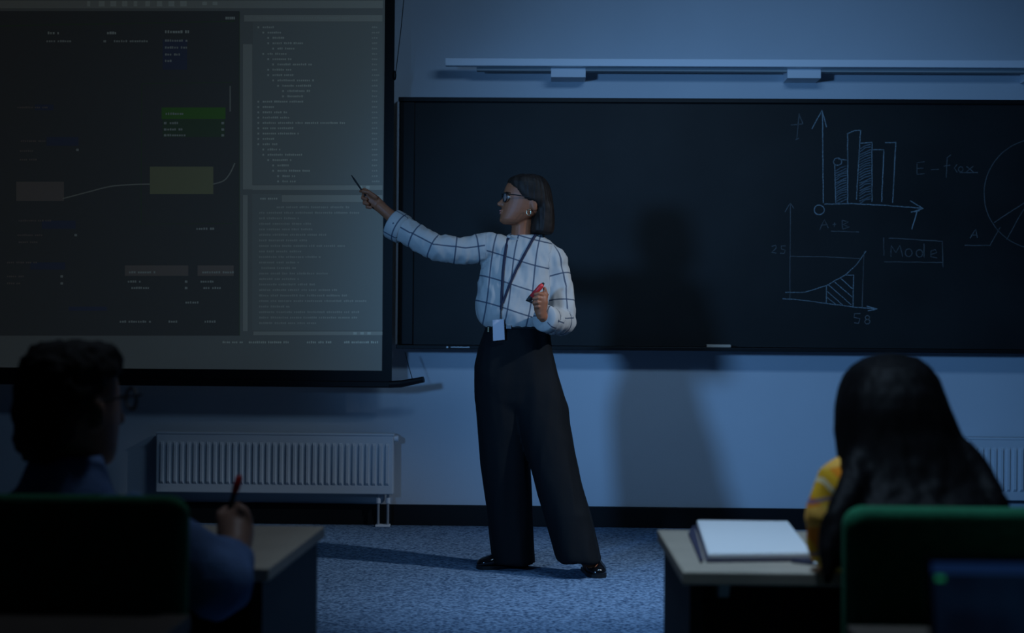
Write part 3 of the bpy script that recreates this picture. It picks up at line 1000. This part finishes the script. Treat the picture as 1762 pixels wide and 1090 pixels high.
def poly_param(p, pl):
    best = (1e9, 0, 0, None); acc = 0
    for a_, b_ in zip(pl, pl[1:]):
        d = b_ - a_; L = d.length; t = max(0, min(1, (p - a_).dot(d) / L ** 2)); c = a_ + d * t
        ds = (p - c).length
        if ds < best[0]: best = (ds, acc + t * L, (p - c), d.normalized())
        acc += L
    return best


attr = []
xa_l = TT(945, 470).x; xa_r = TT(838, 430).x
for p in sh.v:
    br = poly_param(p, arm_r); bl2 = poly_param(p, arm_l)
    if p.x < xa_r and br[0] < .095 and p.z > TT(800, 468).z:
        ref = Vector((0, 0, 1)); t = br[3]; u_ = (ref - t * ref.dot(t)).normalized(); v_ = t.cross(u_)
        an = math.atan2(br[2].dot(v_), br[2].dot(u_))
        attr.append((br[1] + .02, an * .062 + .06, 0))
    elif (p.x > xa_l or bl2[1] > .30) and bl2[0] < .085:
        ref = Vector((0, -1, .3)); t = bl2[3]; u_ = (ref - t * ref.dot(t)).normalized(); v_ = t.cross(u_)
        an = math.atan2(bl2[2].dot(v_), bl2[2].dot(u_))
        attr.append((an * .062 + .03, bl2[1] + .02, 0))
    else:
        d = p - TT(880, 480)
        attr.append((d.x - .22 * d.z + .015 * math.sin(9 * d.z) + .3 * (0 if p.y < 6.76 else 1) * .1, d.z + .20 * d.x + .012 * math.sin(11 * d.x), 0))
blouse = sh.build('blouse', M['shirt'], teacher, smooth=True, attr=attr)
bv = BVHTree.FromPolygons([tuple(v) for v in sh.v], sh.f)


def cuff(pl, rads, parent, ln=.055):
    a_, b_ = pl[-2], pl[-1]
    d = (b_ - a_).normalized()
    mb = MB(); n = 18
    pts = [b_ - d * ln, b_ - d * (ln - .004), b_ - d * .02, b_ + d * .004, b_ + d * .010, b_ + d * .011]
    rr = [rads[-1] - .004, rads[-1] + .005, rads[-1] + .007, rads[-1] + .007, rads[-1] + .003, rads[-1] * .55]
    mb.tube(pts, rr, n)
    ref = Vector((0, 0, 1)); u_ = (ref - d * ref.dot(d)).normalized(); v_ = d.cross(u_)
    at_ = []
    for p in mb.v:
        e = p - b_
        at_.append((e.dot(d) + .04, math.atan2(e.dot(v_), e.dot(u_)) * .062, 0))
    return mb.build('cuff', M['shirt'], parent, smooth=True, attr=at_)


cuff(arm_r, rad_r, blouse, .06); cuff(arm_l, rad_l, blouse, .06)
# stand-up collar
mb = MB()
mb.tube([TT(878, 410, -.035), TT(897, 416, -.055), TT(918, 412, -.045), TT(934, 406, 0), TT(925, 403, .055), TT(900, 402, .075), TT(880, 404, .045), TT(874, 408, .0), TT(878, 410, -.035)], .0085, 8)
col_at = [(.05, .05, 0)] * len(mb.v)
mb.build('collar', M['shirt'], blouse, smooth=True, attr=col_at)

# trousers
tr = MB()
tr.loft([TT.ringpx(559, 838, 944, .098), TT.ringpx(575, 832, 946, .108), TT.ringpx(600, 823, 950, .118), TT.ringpx(630, 817, 959, .124), TT.ringpx(660, 817, 968, .124, -.005), TT.ringpx(690, 818, 975, .115, -.01), TT.ringpx(705, 822, 972, .10, -.01)])
tr.loft([TT.ringpx(640, 818, 905, .115), TT.ringpx(700, 820, 909, .115), TT.ringpx(800, 828, 912, .112, .01), TT.ringpx(880, 838, 915, .115, .03), TT.ringpx(955, 847, 919, .12, .04), TT.ringpx(968, 849, 920, .12, .04)])
tr.loft([TT.ringpx(640, 868, 960, .115), TT.ringpx(700, 884, 977, .115, -.03), TT.ringpx(730, 893, 979, .115, -.05), TT.ringpx(800, 913, 992, .112, -.09), TT.ringpx(880, 935, 1014, .115, -.13), TT.ringpx(955, 957, 1031, .12, -.16), TT.ringpx(966, 961, 1034, .12, -.16)])
tr = remesh(tr, .009, 3)
tr = wrinkle(tr, .005, 8, (1.2, 1.2, .25), 9)
trousers = tr.build('trousers', M['trous'], teacher, smooth=True)
mb = MB()
mb.loft([TT.ringpx(566, 833, 946, .112), TT.ringpx(561, 834, 946, .112), TT.ringpx(561, 836, 944, .108), TT.ringpx(566, 835, 944, .108)], cap=False)
n_ = 28
mb.f += [(3 * n_ + i, 3 * n_ + (i + 1) % n_, (i + 1) % n_, i) for i in range(n_)]
belt = mb.build('belt', M['blackp'], trousers, smooth=True)
MB().box(TT(871, 566, -.118), TT(880, 560, -.112)).build('buckle', M['silver'], belt, bevel=.001)
MB().box(TT(839, 572, -.075), TT(842, 563, -.07)).build('rivet', M['gold'], belt, bevel=.001)

# shoes


def shoe(p, ang, L=.235):
    d = Vector((math.cos(ang), math.sin(ang), 0)); s = Vector((-d.y, d.x, 0))
    rings = []
    for t, wd, ht in ((-.5, .018, .045), (-.44, .030, .075), (-.3, .034, .085), (-.1, .036, .082), (.1, .041, .066), (.26, .043, .052), (.40, .036, .042), (.47, .024, .032), (.5, .010, .020)):
        c = p + d * (t * L)
        rings.append([c + s * (wd * math.cos(2 * math.pi * k / 16)) + Vector((0, 0, .008 + ht / 2 + ht / 2 * math.sin(2 * math.pi * k / 16))) for k in range(16)])
    mb = MB(); mb.loft(rings)
    o = mb.build('shoe', M['gloss'], teacher, smooth=True)
    sole = MB()
    out = [(-.5, .02), (-.42, .032), (-.1, .036), (.15, .042), (.3, .043), (.44, .032), (.505, .012)]
    ring = [p + d * (t * L) + s * wd for t, wd in out] + [p + d * (t * L) - s * wd for t, wd in out[::-1]]
    sole.loft([[q_ + Vector((0, 0, .0)) for q_ in ring], [q_ + Vector((0, 0, .016)) for q_ in ring]])
    sole.build('sole', M['blackp'], o)


shoe(floorpt(864, 979, 0) + Vector((0, .02, 0)), R(200))
shoe(floorpt(1021, 991, 0) + Vector((0, .04, 0)), R(282))

# lanyard and badge, resting on the blouse


def on_shirt(px, py, lift=.006):
    d = (ROT @ Vector(((px - 881.0) / FPX, -(py - 545.0) / FPX, -1.0))).normalized()
    h = bv.ray_cast(CAM, d)
    p = h[0] if h[0] else TT(px, py, -.11)
    return p - d * lift


lan = MB()
for path in ([(874, 411), (871, 425), (868, 445), (865.5, 470), (864, 495), (863, 522)], [(921, 405), (914, 417), (903, 437), (889, 463), (876, 492), (865, 522)]):
    P = [on_shirt(*c_) for c_ in path]
    lan.tube(P, .0066, 6, True, ((0, 1, 0), .35))
lan.tube([on_shirt(863, 520, .008), on_shirt(862, 533, .009)], .006, 6)
lanyard = lan.build('lanyard', M['lanyard'], teacher)
MB().tube([on_shirt(862, 533, .01), on_shirt(861, 549, .012)], .0028, 6).build('clip', M['silver'], lanyard)
c_ = on_shirt(859, 552, .016)
mb = MB()
y_ = c_.y
P4 = [TT(848.5, 587, y_ - 6.75), TT(868.5, 585, y_ - 6.75), TT(867, 549.5, y_ - 6.75), TT(847.5, 551, y_ - 6.75)]
mb.hexa([P4[0], P4[1], P4[1] + Vector((0, .003, 0)), P4[0] + Vector((0, .003, 0)), P4[3], P4[2], P4[2] + Vector((0, .003, 0)), P4[3] + Vector((0, .003, 0))])
mb.build('badge', M['badge'], lanyard)

# the pen and the marker she holds
pen = empty('pen', TT(628, 336, HY - .015), 'thin dark pen in the raised pointing hand', 'pen')
pa, pb = TT(629, 337, HY - .018), TT(604.5, 301.5, HY - .01)
MB().tube([pa, pa.lerp(pb, .15), pa.lerp(pb, .8)], .0042, 8).build('barrel', M['blackp'], pen)
MB().tube([pa.lerp(pb, .8), pa.lerp(pb, 1)], [.0042, .0018], 8).build('tip', M['blackp'], pen)
mk_ = empty('marker', TT(924, 508, GY - .012), 'red marker with black cap held at the waist', 'marker')
ma, mb_ = TT(936, 487, GY - .014), TT(909, 517.5, GY - .012)
MB().tube([ma.lerp(mb_, .08), ma.lerp(mb_, .2), ma.lerp(mb_, .8)], [.008, .0115, .0115], 10).build('barrel', M['red'], mk_, smooth=True)
MB().tube([ma, ma.lerp(mb_, .09)], [.004, .0075], 8).build('tip', M['blackp'], mk_)
MB().tube([ma.lerp(mb_, .8), ma.lerp(mb_, 1.0)], [.0115, .010], 8).build('cap', M['blackp'], mk_)
MB().tube([TT(917, 521, GY - .014), TT(905.5, 516, GY - .014)], .0055, 8).build('clip', M['blackp'], mk_)

# ---- seated student on the left (seen from behind, face turned to the right)
A = Fig(2.66); KA = A.k
bA = Vector((A(110, 900).x, 2.6, 0))
HA = A(128, 700)
HS = .92
fa = R(52)
FA = Vector((math.cos(fa), math.sin(fa), 0))
body = MB()
SA = [(-.118, .070, -.01, .028), (-.110, .083, -.03, .042), (-.09, .090, -.055, .054), (-.06, .092, -.080, .062), (-.03, .094, -.092, .068), (0, .094, -.096, .070), (.03, .092, -.096, .071), (.06, .084, -.092, .068), (.085, .065, -.078, .056), (.105, .035, -.045, .036)]
SA = [tuple(v * HS for v in r_) for r_ in SA]
body.loft(head_rings(HA, FA, UP, SA, .12))
SDA = UP.cross(FA).normalized()
body.loft([[HA + FA * .090 + SDA * s * .004 + UP * .012 for s in (-1, 1)] + [HA + FA * .08 + SDA * s * .008 + UP * .012 for s in (1, -1)],
           [HA + FA * .108 + SDA * s * .008 + UP * -.030 for s in (-1, 1)] + [HA + FA * .08 + SDA * s * .015 + UP * -.030 for s in (1, -1)],
           [HA + FA * .088 + SDA * s * .006 + UP * -.042 for s in (-1, 1)] + [HA + FA * .08 + SDA * s * .012 + UP * -.042 for s in (1, -1)]])
body.ball(HA + FA * .083 + UP * -.057, .010, .016, .007); body.ball(HA + FA * .074 + UP * -.094, .012, .014, .011)
for s in (-1, 1):
    body.ball(HA + SDA * s * .072 + UP * -.01 - FA * .004, .017, .012, .030)
body.limb([HA + Vector((-.01, -.005, -.05)), HA + Vector((-.02, -.02, -.12)), HA + Vector((-.03, -.04, -.19))], [.056, .052, .06])
cA = A(108, 900)


def ringA(z, hw, hd, dx, Y): return ring_h(Vector((cA.x + dx, Y, z)), hw, hd, 28, 2.4)


body.loft([ringA(.36, .15, .11, -.03, 2.52), ringA(.5, .135, .095, -.03, 2.53), ringA(.60, .14, .095, -.02, 2.56), ringA(.69, .145, .085, -.01, 2.60), ringA(.745, .11, .065, 0, 2.62), ringA(.79, .055, .05, .01, 2.63)])
# right arm: elbow near the desk edge, forearm up, fist with pen
shA = Vector((cA.x + .135, 2.60, .728)); elA = at(374, 1005, 2.56); wrA = at(405, 945, 2.68); haA = at(405, 905, 2.74)
body.limb([shA, shA.lerp(elA, .5) + Vector((.02, 0, 0)), elA, elA.lerp(wrA, .6), wrA], [.048, .044, .038, .034, .028])
body.limb([wrA, wrA.lerp(haA, .6), haA], [.029, .034, .034], 12)
for k_, (u0, v0) in enumerate(((-2, -16), (4, -9), (8, 0), (9, 10))):
    c0 = (408 + u0, 897 + v0)
    finger(body, [at(c0[0] + 10, c0[1] - 4, 2.72), at(c0[0] + 4, c0[1] - 9 + k_ * 1, 2.765), at(c0[0] - 16, c0[1] - 5, 2.785), at(c0[0] - 24, c0[1] + 1, 2.76)], .0100, .0085)
finger(body, [at(394, 915, 2.715), at(380, 897, 2.725), at(378, 884, 2.735)], .0115, .009)
# left arm resting on the desk, thighs and shins under it
shL = Vector((cA.x - .15, 2.60, .728)); elL = Vector((cA.x - .24, 2.60, .735)); wrL = Vector((cA.x - .05, 2.84, .712))
body.limb([shL, shL.lerp(elL, .5), elL, elL.lerp(wrL, .6), wrL], [.048, .044, .038, .034, .028])
body.limb([wrL, wrL + Vector((.05, .04, -.01)), wrL + Vector((.10, .07, -.012))], [.026, .028, .018], 10)
for s in (-.09, .09):
    hip = Vector((cA.x - .03 + s, 2.52, .46)); kn = Vector((cA.x + s * 1.5, 2.93, .47)); an_ = Vector((cA.x + s * 1.4, 2.92, .09))
    body.limb([hip, hip.lerp(kn, .5), kn, kn.lerp(an_, .5), an_], [.075, .066, .052, .048, .036])
    body.limb([an_, an_ + Vector((0, .06, -.04)), an_ + Vector((0, .15, -.055))], [.036, .034, .024])
ra = remesh(body, .006, 3, .4)
stA = ra.build('person', M['skin_d'], origin=bA, smooth=True)
tag(stA, 'seated person in blue denim shirt with short dark hair, writing at the left desk', 'person')
# hair
HAs = [(-.098, -.066, -.090, .040), (-.080, -.058, -.10, .056), (-.055, -.040, -.108, .072), (-.02, -.018, -.114, .080), (.01, .0, -.116, .083), (.04, .045, -.114, .085), (.065, .085, -.108, .083), (.09, .088, -.095, .078), (.110, .078, -.078, .066), (.120, .05, -.05, .046)]
hm = MB().loft(head_rings(HA, FA, UP, [(h_ * .96, f_ * .92, max(b_, -.104) * .95, w_ * .92) for h_, f_, b_, w_ in HAs], .02, 36, 2.5))
hm = remesh(hm, .0065, 1)
for i, p in enumerate(hm.v):
    g = noise.noise(p * 38) + .6 * noise.noise(p * 80)
    hm.v[i] = p + hm.n[i] * .007 * g
hm.build('hair', M['hair_c'], stA, smooth=True)
# glasses
ga = MB()
for s in (-1, 1):
    r_ = [HA + FA * (.102 - .012 * ((.034 + .024 * math.cos(t)) / .058) ** 2) + SDA * s * (.034 + .024 * math.cos(t)) + UP * (.012 + .019 * math.sin(t)) for t in [2 * math.pi * i / 18 for i in range(20)]]
    ga.tube(r_, .003, 6)
    ga.tube([HA + FA * .098 + SDA * s * .06 + UP * .020, HA + FA * .05 + SDA * s * .074 + UP * .018, HA + FA * -.005 + SDA * s * .078 + UP * .012], .003, 6)
ga.tube([HA + FA * .108 + SDA * .01 + UP * .014, HA + FA * .108 - SDA * .01 + UP * .014], .003, 6)
ga.build('eyeglasses', M['blackp'], stA)
# denim shirt
dm = MB()
dm.loft([ringA(.40, .165, .125, -.03, 2.515), ringA(.5, .155, .115, -.03, 2.525), ringA(.60, .158, .115, -.02, 2.555), ringA(.69, .165, .105, -.01, 2.595), ringA(.755, .13, .085, 0, 2.615), ringA(.80, .075, .066, .01, 2.63), ringA(.83, .058, .056, .012, 2.635)])
dm.tube([shA + Vector((-.02, 0, .01)), shA.lerp(elA, .5) + Vector((.02, 0, 0)), elA], [.062, .060, .058], 16); dm.ball(elA, .062, .062, .06)
dm.tube([elA, elA.lerp(wrA, .4), elA.lerp(wrA, .72)], [.056, .052, .044], 16)
dm.tube([shL, shL.lerp(elL, .5), elL], [.07, .06, .055], 14); dm.ball(elL, .055, .055, .05); dm.tube([elL, elL.lerp(wrL, .9)], [.054, .042], 14)
dm.ball(shA, .062, .07, .058); dm.ball(shL, .062, .07, .058)
dm = remesh(dm, .009, 4)
dm = wrinkle(dm, .006, 11, (1, 1, 1), 21)
shirtA = dm.build('denim_shirt', M['denim'], stA, smooth=True)
mb = MB()
for k_ in range(2):
    z0 = .885 + .02 * k_
rings = []
for z, hw, hd, dy in ((.80, .070, .066, 0), (.845, .060, .057, .006), (.856, .058, .055, .006), (.84, .066, .062, 0), (.795, .082, .078, -.006)):
    rings.append(ring_h(Vector((cA.x + .014, 2.632 + dy, z)), hw, hd, 24, 2.2))
mb.loft(rings, cap=False).build('collar', M['denim'], shirtA, smooth=True)
mb = MB()
for s in (-.09, .09):
    hip = Vector((cA.x - .03 + s, 2.52, .47)); kn = Vector((cA.x + s * 1.5, 2.93, .475)); an_ = Vector((cA.x + s * 1.4, 2.92, .10))
    mb.limb([hip, hip.lerp(kn, .5), kn, kn.lerp(an_, .5), an_], [.088, .078, .066, .060, .055])
mb = remesh(mb, .01, 3); mb.build('jeans', M['jeans'], stA, smooth=True)
for s in (-.09, .09):
    p = Vector((cA.x + s * 1.4, 2.99, 0))
    MB().limb([p + Vector((0, -.09, .05)), p + Vector((0, 0, .045)), p + Vector((0, .10, .035))], [.05, .045, .034]).build('shoe', M['blackp'], stA, smooth=True)
# pen in the fist
pe = empty('pen', at(398, 866, 2.745), 'red-capped pen in the raised fist of the student in blue', 'pen')
p0, p1 = at(388, 900, 2.74), at(413, 818, 2.765)
MB().tube([p0, p0.lerp(p1, .62)], .0045, 8).build('barrel', M['blackp'], pe)
MB().tube([p0.lerp(p1, .62), p0.lerp(p1, .75), p0.lerp(p1, .95), p1], [.0062, .0072, .0066, .003], 8).build('cap', M['red'], pe, smooth=True)

# ---- long-haired student on the right (seen from behind)
B = Fig(2.72); KB = B.k
HB = B(1532, 702)
FB = Vector((-.12, 1, -.12)).normalized(); UB = Vector((-.0, .12, 1)).normalized()
bB = Vector((HB.x + .02, 2.6, 0))
body = MB()
SB = [(-.118, .070, -.01, .026), (-.110, .083, -.03, .040), (-.09, .090, -.055, .050), (-.06, .092, -.075, .058), (-.03, .094, -.086, .064), (0, .092, -.090, .067), (.03, .088, -.090, .067), (.06, .080, -.085, .062), (.08, .06, -.07, .05), (.095, .03, -.04, .03)]
SB = [(h_ * .93, f_ * .95, b_ * .95, w_ * .95) for h_, f_, b_, w_ in SB]
body.loft(head_rings(HB, FB, UB, SB, .12))
body.loft([[HB + FB * .088 + Vector((s * .004, 0, .01)) for s in (-1, 1)] + [HB + FB * .075 + Vector((s * .008, 0, .01)) for s in (1, -1)],
           [HB + FB * .114 + Vector((s * .008, 0, -.032)) for s in (-1, 1)] + [HB + FB * .075 + Vector((s * .014, 0, -.032)) for s in (1, -1)],
           [HB + FB * .095 + Vector((s * .006, 0, -.044)) for s in (-1, 1)] + [HB + FB * .075 + Vector((s * .012, 0, -.044)) for s in (1, -1)]])
for s in (-1, 1): body.ball(HB + Vector((s * .068, 0, -.01)), .009, .016, .028)
body.limb([HB + Vector((0, 0, -.05)), HB + Vector((.01, -.03, -.12)), HB + Vector((.015, -.06, -.19))], [.052, .047, .052])
cB = Vector((HB.x + .02, 0, 0))


def ringB(z, hw, hd, dx, Y): return ring_h(Vector((cB.x + dx, Y, z)), hw, hd, 28, 2.4)


body.loft([ringB(.36, .145, .11, .05, 2.52), ringB(.5, .115, .09, .045, 2.53), ringB(.62, .125, .09, .03, 2.57), ringB(.70, .135, .085, .02, 2.60), ringB(.755, .10, .065, .015, 2.62), ringB(.785, .055, .05, .01, 2.63)])
slB = at(1463, 838, 2.66); elB = at(1440, 936, 2.68); wrB = Vector((elB.x + .10, 2.93, .71))
srB = Vector((cB.x + .13, 2.63, .70)); erB = Vector((cB.x + .20, 2.66, .722)); wrB2 = Vector((cB.x + .08, 2.9, .71))
body.limb([slB, slB.lerp(elB, .5), elB, elB.lerp(wrB, .5), wrB], [.042, .038, .034, .030, .025])
body.limb([srB, srB.lerp(erB, .5), erB, erB.lerp(wrB2, .5), wrB2], [.042, .038, .034, .030, .025])
for w_ in (wrB, wrB2):
    body.limb([w_, w_ + Vector((.0, .04, -.008)), w_ + Vector((.0, .075, -.012))], [.024, .028, .024], 10, flat=((0, 0, 1), .6))
    for k_ in range(4):
        q0 = w_ + Vector((-.024 + .016 * k_, .085, -.012))
        finger(body, [q0, q0 + Vector((0, .035, .006)), q0 + Vector((0, .062, -.010))], .0085, .007)
    finger(body, [w_ + Vector((-.02, .03, -.008)), w_ + Vector((-.045, .06, -.008)), w_ + Vector((-.05, .085, -.012))], .0095, .008)
for s in (-.085, .085):
    hip = Vector((cB.x + .05 + s, 2.52, .45)); kn = Vector((cB.x + .03 + s * 1.2, 2.92, .46)); an_ = Vector((cB.x + .03 + s * 1.1, 2.90, .09))
    body.limb([hip, hip.lerp(kn, .5), kn, kn.lerp(an_, .5), an_], [.072, .064, .05, .045, .034])
    body.limb([an_, an_ + Vector((0, .06, -.04)), an_ + Vector((0, .14, -.055))], [.034, .032, .023])
rb_ = remesh(body, .006, 3, .4)
stB = rb_.build('person', M['skin'], origin=bB, smooth=True)
tag(stB, 'seated person with very long black hair and yellow plaid shirt, at the right desk', 'person')
# plaid shirt
ym = MB()
ym.loft([ringB(.38, .16, .12, .05, 2.52), ringB(.5, .132, .105, .045, 2.53), ringB(.62, .142, .105, .03, 2.565), ringB(.70, .152, .10, .02, 2.595), ringB(.76, .118, .08, .015, 2.615), ringB(.795, .062, .058, .01, 2.628)])
armB = [slB, slB.lerp(elB, .5) + Vector((-.012, 0, 0)), elB]
ym.tube(armB, [.056, .054, .050], 14); ym.ball(slB, .058, .062, .055); ym.ball(elB, .050, .052, .05); ym.tube([elB, elB.lerp(wrB, .95)], [.049, .038], 14)
ym.tube([srB, srB.lerp(erB, .5), erB], [.058, .054, .05], 14); ym.ball(srB, .06, .064, .058); ym.ball(erB, .05, .052, .05); ym.tube([erB, erB.lerp(wrB2, .95)], [.049, .038], 14)
ym = remesh(ym, .008, 4); ym = wrinkle(ym, .005, 12, (1, 1, 1), 33)
at2 = [(p.x * .9 + p.z * .45 + p.y * .2, p.z * .95 - p.x * .35, 0) for p in ym.v]
ym.build('plaid_shirt', M['yellow'], stB, smooth=True, attr=at2)
# trousers
mb = MB()
for s in (-.085, .085):
    hip = Vector((cB.x + .05 + s, 2.52, .46)); kn = Vector((cB.x + .03 + s * 1.2, 2.92, .465)); an_ = Vector((cB.x + .03 + s * 1.1, 2.90, .10))
    mb.limb([hip, hip.lerp(kn, .5), kn, kn.lerp(an_, .5), an_], [.085, .075, .062, .056, .05])
mb = remesh(mb, .01, 3); mb.build('trousers', M['trous'], stB, smooth=True)
for s in (-.085, .085):
    p = Vector((cB.x + .03 + s * 1.1, 2.97, 0))
    MB().limb([p + Vector((0, -.08, .046)), p + Vector((0, 0, .042)), p + Vector((0, .09, .033))], [.046, .042, .032]).build('shoe', M['blackp'], stB, smooth=True)
# hair
hb = MB()


def rp(py, x0, x1, Y, hd, p=2.4):
    c = at((x0 + x1) / 2, py, Y); return ring_h(c, (x1 - x0) / 2 * Y / FPX, hd, 36, p)


hb.loft([rp(609, 1514, 1558, 2.72, .035), rp(616, 1490, 1578, 2.72, .065), rp(630, 1469, 1596, 2.715, .09), rp(650, 1455, 1609, 2.71, .105), rp(675, 1446, 1619, 2.70, .112), rp(700, 1441, 1629, 2.69, .112),
         rp(740, 1438, 1647, 2.675, .105), rp(780, 1443, 1666, 2.65, .095), rp(820, 1447, 1692, 2.62, .085), rp(850, 1444, 1713, 2.59, .078), rp(880, 1440, 1730, 2.55, .07),
         rp(930, 1440, 1736, 2.50, .06), rp(1000, 1455, 1720, 2.47, .05), rp(1060, 1480, 1690, 2.46, .035)])
# lock hanging beside the chair
hb.limb([at(1500, 740, 2.64), at(1481, 800, 2.60), at(1462, 850, 2.54), at(1437, 900, 2.50), at(1425, 950, 2.48), at(1425, 1000, 2.46)], [.03, .03, .025, .021, .020, .010], 12)
hb.limb([at(1650, 780, 2.62), at(1690, 830, 2.58), at(1718, 870, 2.54)], [.03, .028, .02], 12)
hb = remesh(hb, .0065, 3)
c0 = HB
for i, p in enumerate(hb.v):
    # coordinate across the fall of the hair: lean grows with depth below the crown
    t = max(0, (HB.z + .06 - p.z))
    u_ = (p.x - c0.x - .10 * t) / (1 + 2.2 * t)
    v_ = (p.y - c0.y)
    g = noise.noise(Vector((u_ * 60, v_ * 45, t * 2))) + .7 * noise.noise(Vector((u_ * 130, v_ * 90, t * 3)))
    hb.v[i] = p + hb.n[i] * (.0022 + .0025 * min(1, t * 3)) * g
hb.build('hair', M['hair_b'], stB, smooth=True)

# ------------------------------------------------------------------ small things on the desks
# open notebook
nb = empty('notebook', floorpt(1290, 945, ZD), 'open notebook with blank white pages on the right desk', 'notebook')
c4 = [floorpt(1218, 968, ZD), floorpt(1398, 966, ZD), floorpt(1356, 910, ZD), floorpt(1199, 908, ZD)]


def lift(p, z): return Vector((p.x, p.y, ZD + z))


cen = sum(c4, Vector()) / 4
o4 = [cen + (p - cen) * 1.035 for p in c4]
MB().hexa([lift(p, .0005) for p in o4] + [lift(p, .004) for p in o4]).build('cover', M['cover'], nb)
MB().hexa([lift(p, .004) for p in c4] + [lift(p, .016) for p in c4]).build('pages', M['paper'], nb, bevel=.003)
mid0, mid1 = c4[0].lerp(c4[1], .5), c4[3].lerp(c4[2], .5)
# dark case lying under the notebook
fo = empty('folder', floorpt(1240, 950, ZD), 'dark folder under the open notebook', 'folder')
d4 = [floorpt(1204, 969, ZD), floorpt(1232, 969, ZD), floorpt(1214, 914, ZD), floorpt(1183, 920, ZD)]
bpy.data.objects.remove(fo)
o = MB().hexa([lift(floorpt(1205, 971, ZD), .0004), lift(c4[0] + Vector((-.008, .0, 0)), .0004), lift(c4[3] + Vector((-.006, 0, 0)), .0004), lift(floorpt(1184, 922, ZD), .0004),
               lift(floorpt(1205, 971, ZD), .006), lift(c4[0] + Vector((-.008, 0, 0)), .006), lift(c4[3] + Vector((-.006, 0, 0)), .006), lift(floorpt(1184, 922, ZD), .006)]).build('notebook_flap', M['cover'], nb, bevel=.001)
pn = empty('pen', floorpt(1383, 962, ZD), 'pen lying at the corner of the open notebook', 'pen')
e0, e1 = floorpt(1364, 966, ZD + .022), floorpt(1408, 971, ZD + .022)
MB().tube([e0, e0.lerp(e1, .8)], .004, 8).build('barrel', M['cover'], pn, smooth=True)
MB().tube([e0.lerp(e1, .8), e1], [.004, .0015], 8).build('tip', M['silver'], pn, smooth=True)

# laptop on the near right desk
YLp = 1.52
lp = at(1592, 958, YLp)
LW, LH = .345, .225
lid_top = Vector((lp.x, YLp, lp.z)); tilt = .28
hz = ZD + .016
hy = YLp - (lid_top.z - hz) * tilt
laptop = empty('laptop', (lp.x + LW / 2, hy - .1, ZD), 'open black laptop with a dark blue screen at the lower right', 'laptop')
MB().box((lp.x, hy - .235, ZD), (lp.x + LW, hy, ZD + .016)).build('base', M['blackp'], laptop, bevel=.004)
kb = MB()
for r_ in range(5):
    for c_i in range(13):
        x = lp.x + .025 + c_i * .023; y = hy - .04 - r_ * .021
        kb.box((x, y - .018, ZD + .016), (x + .019, y, ZD + .0175))
kb.build('keyboard', M['frame'], laptop)['kind'] = 'stuff'


def LPt(u, v, off):
    """u across, v up the lid from the hinge"""
    z = hz + (lid_top.z - hz) * v
    y = hy + (YLp - hy) * v
    return Vector((lp.x + LW * u, y + off, z))


MB().hexa([LPt(0, 0, 0), LPt(1, 0, 0), LPt(1, 0, .008), LPt(0, 0, .008), LPt(0, 1, 0), LPt(1, 1, 0), LPt(1, 1, .008), LPt(0, 1, .008)]).build('lid', M['blackp'], laptop, bevel=.0025)
dsp = bpy.data.materials.new('laptop_display'); dsp.use_nodes = True
nt = dsp.node_tree; bb = nt.nodes['Principled BSDF']
bb.inputs['Base Color'].default_value = (.004, .006, .012, 1); bb.inputs['Roughness'].default_value = .35
tc = nt.nodes.new('ShaderNodeTexCoord'); nn = nt.nodes.new('ShaderNodeTexNoise'); nn.inputs['Scale'].default_value = 9
rr = nt.nodes.new('ShaderNodeValToRGB'); rr.color_ramp.elements[0].position = .42; rr.color_ramp.elements[1].position = .68
rr.color_ramp.elements[0].color = (.0008, .0018, .005, 1); rr.color_ramp.elements[1].color = (.0015, .006, .016, 1)
nt.links.new(tc.outputs['Object'], nn.inputs['Vector']); nt.links.new(nn.outputs['Fac'], rr.inputs['Fac'])
nt.links.new(rr.outputs['Color'], bb.inputs['Emission Color']); bb.inputs['Emission Strength'].default_value = 1.0
disp = MB().quad(LPt(.016, .05, -.0008), LPt(.984, .05, -.0008), LPt(.984, .97, -.0008), LPt(.016, .97, -.0008)).build('display', dsp, laptop)
MB().quad(LPt(.016, .915, -.0012), LPt(.984, .915, -.0012), LPt(.984, .97, -.0012), LPt(.016, .97, -.0012)).build('title_bar', mat('display_bar', (.01, .015, .03), .4, emis=(.003, .010, .036), estr=1), disp)
MB().quad(LPt(.026, .878, -.0015), LPt(.050, .878, -.0015), LPt(.050, .902, -.0015), LPt(.026, .902, -.0015)).build('green_icon', mat('display_green', (.02, .1, .05), .4, emis=(.006, .09, .035), estr=1), disp)
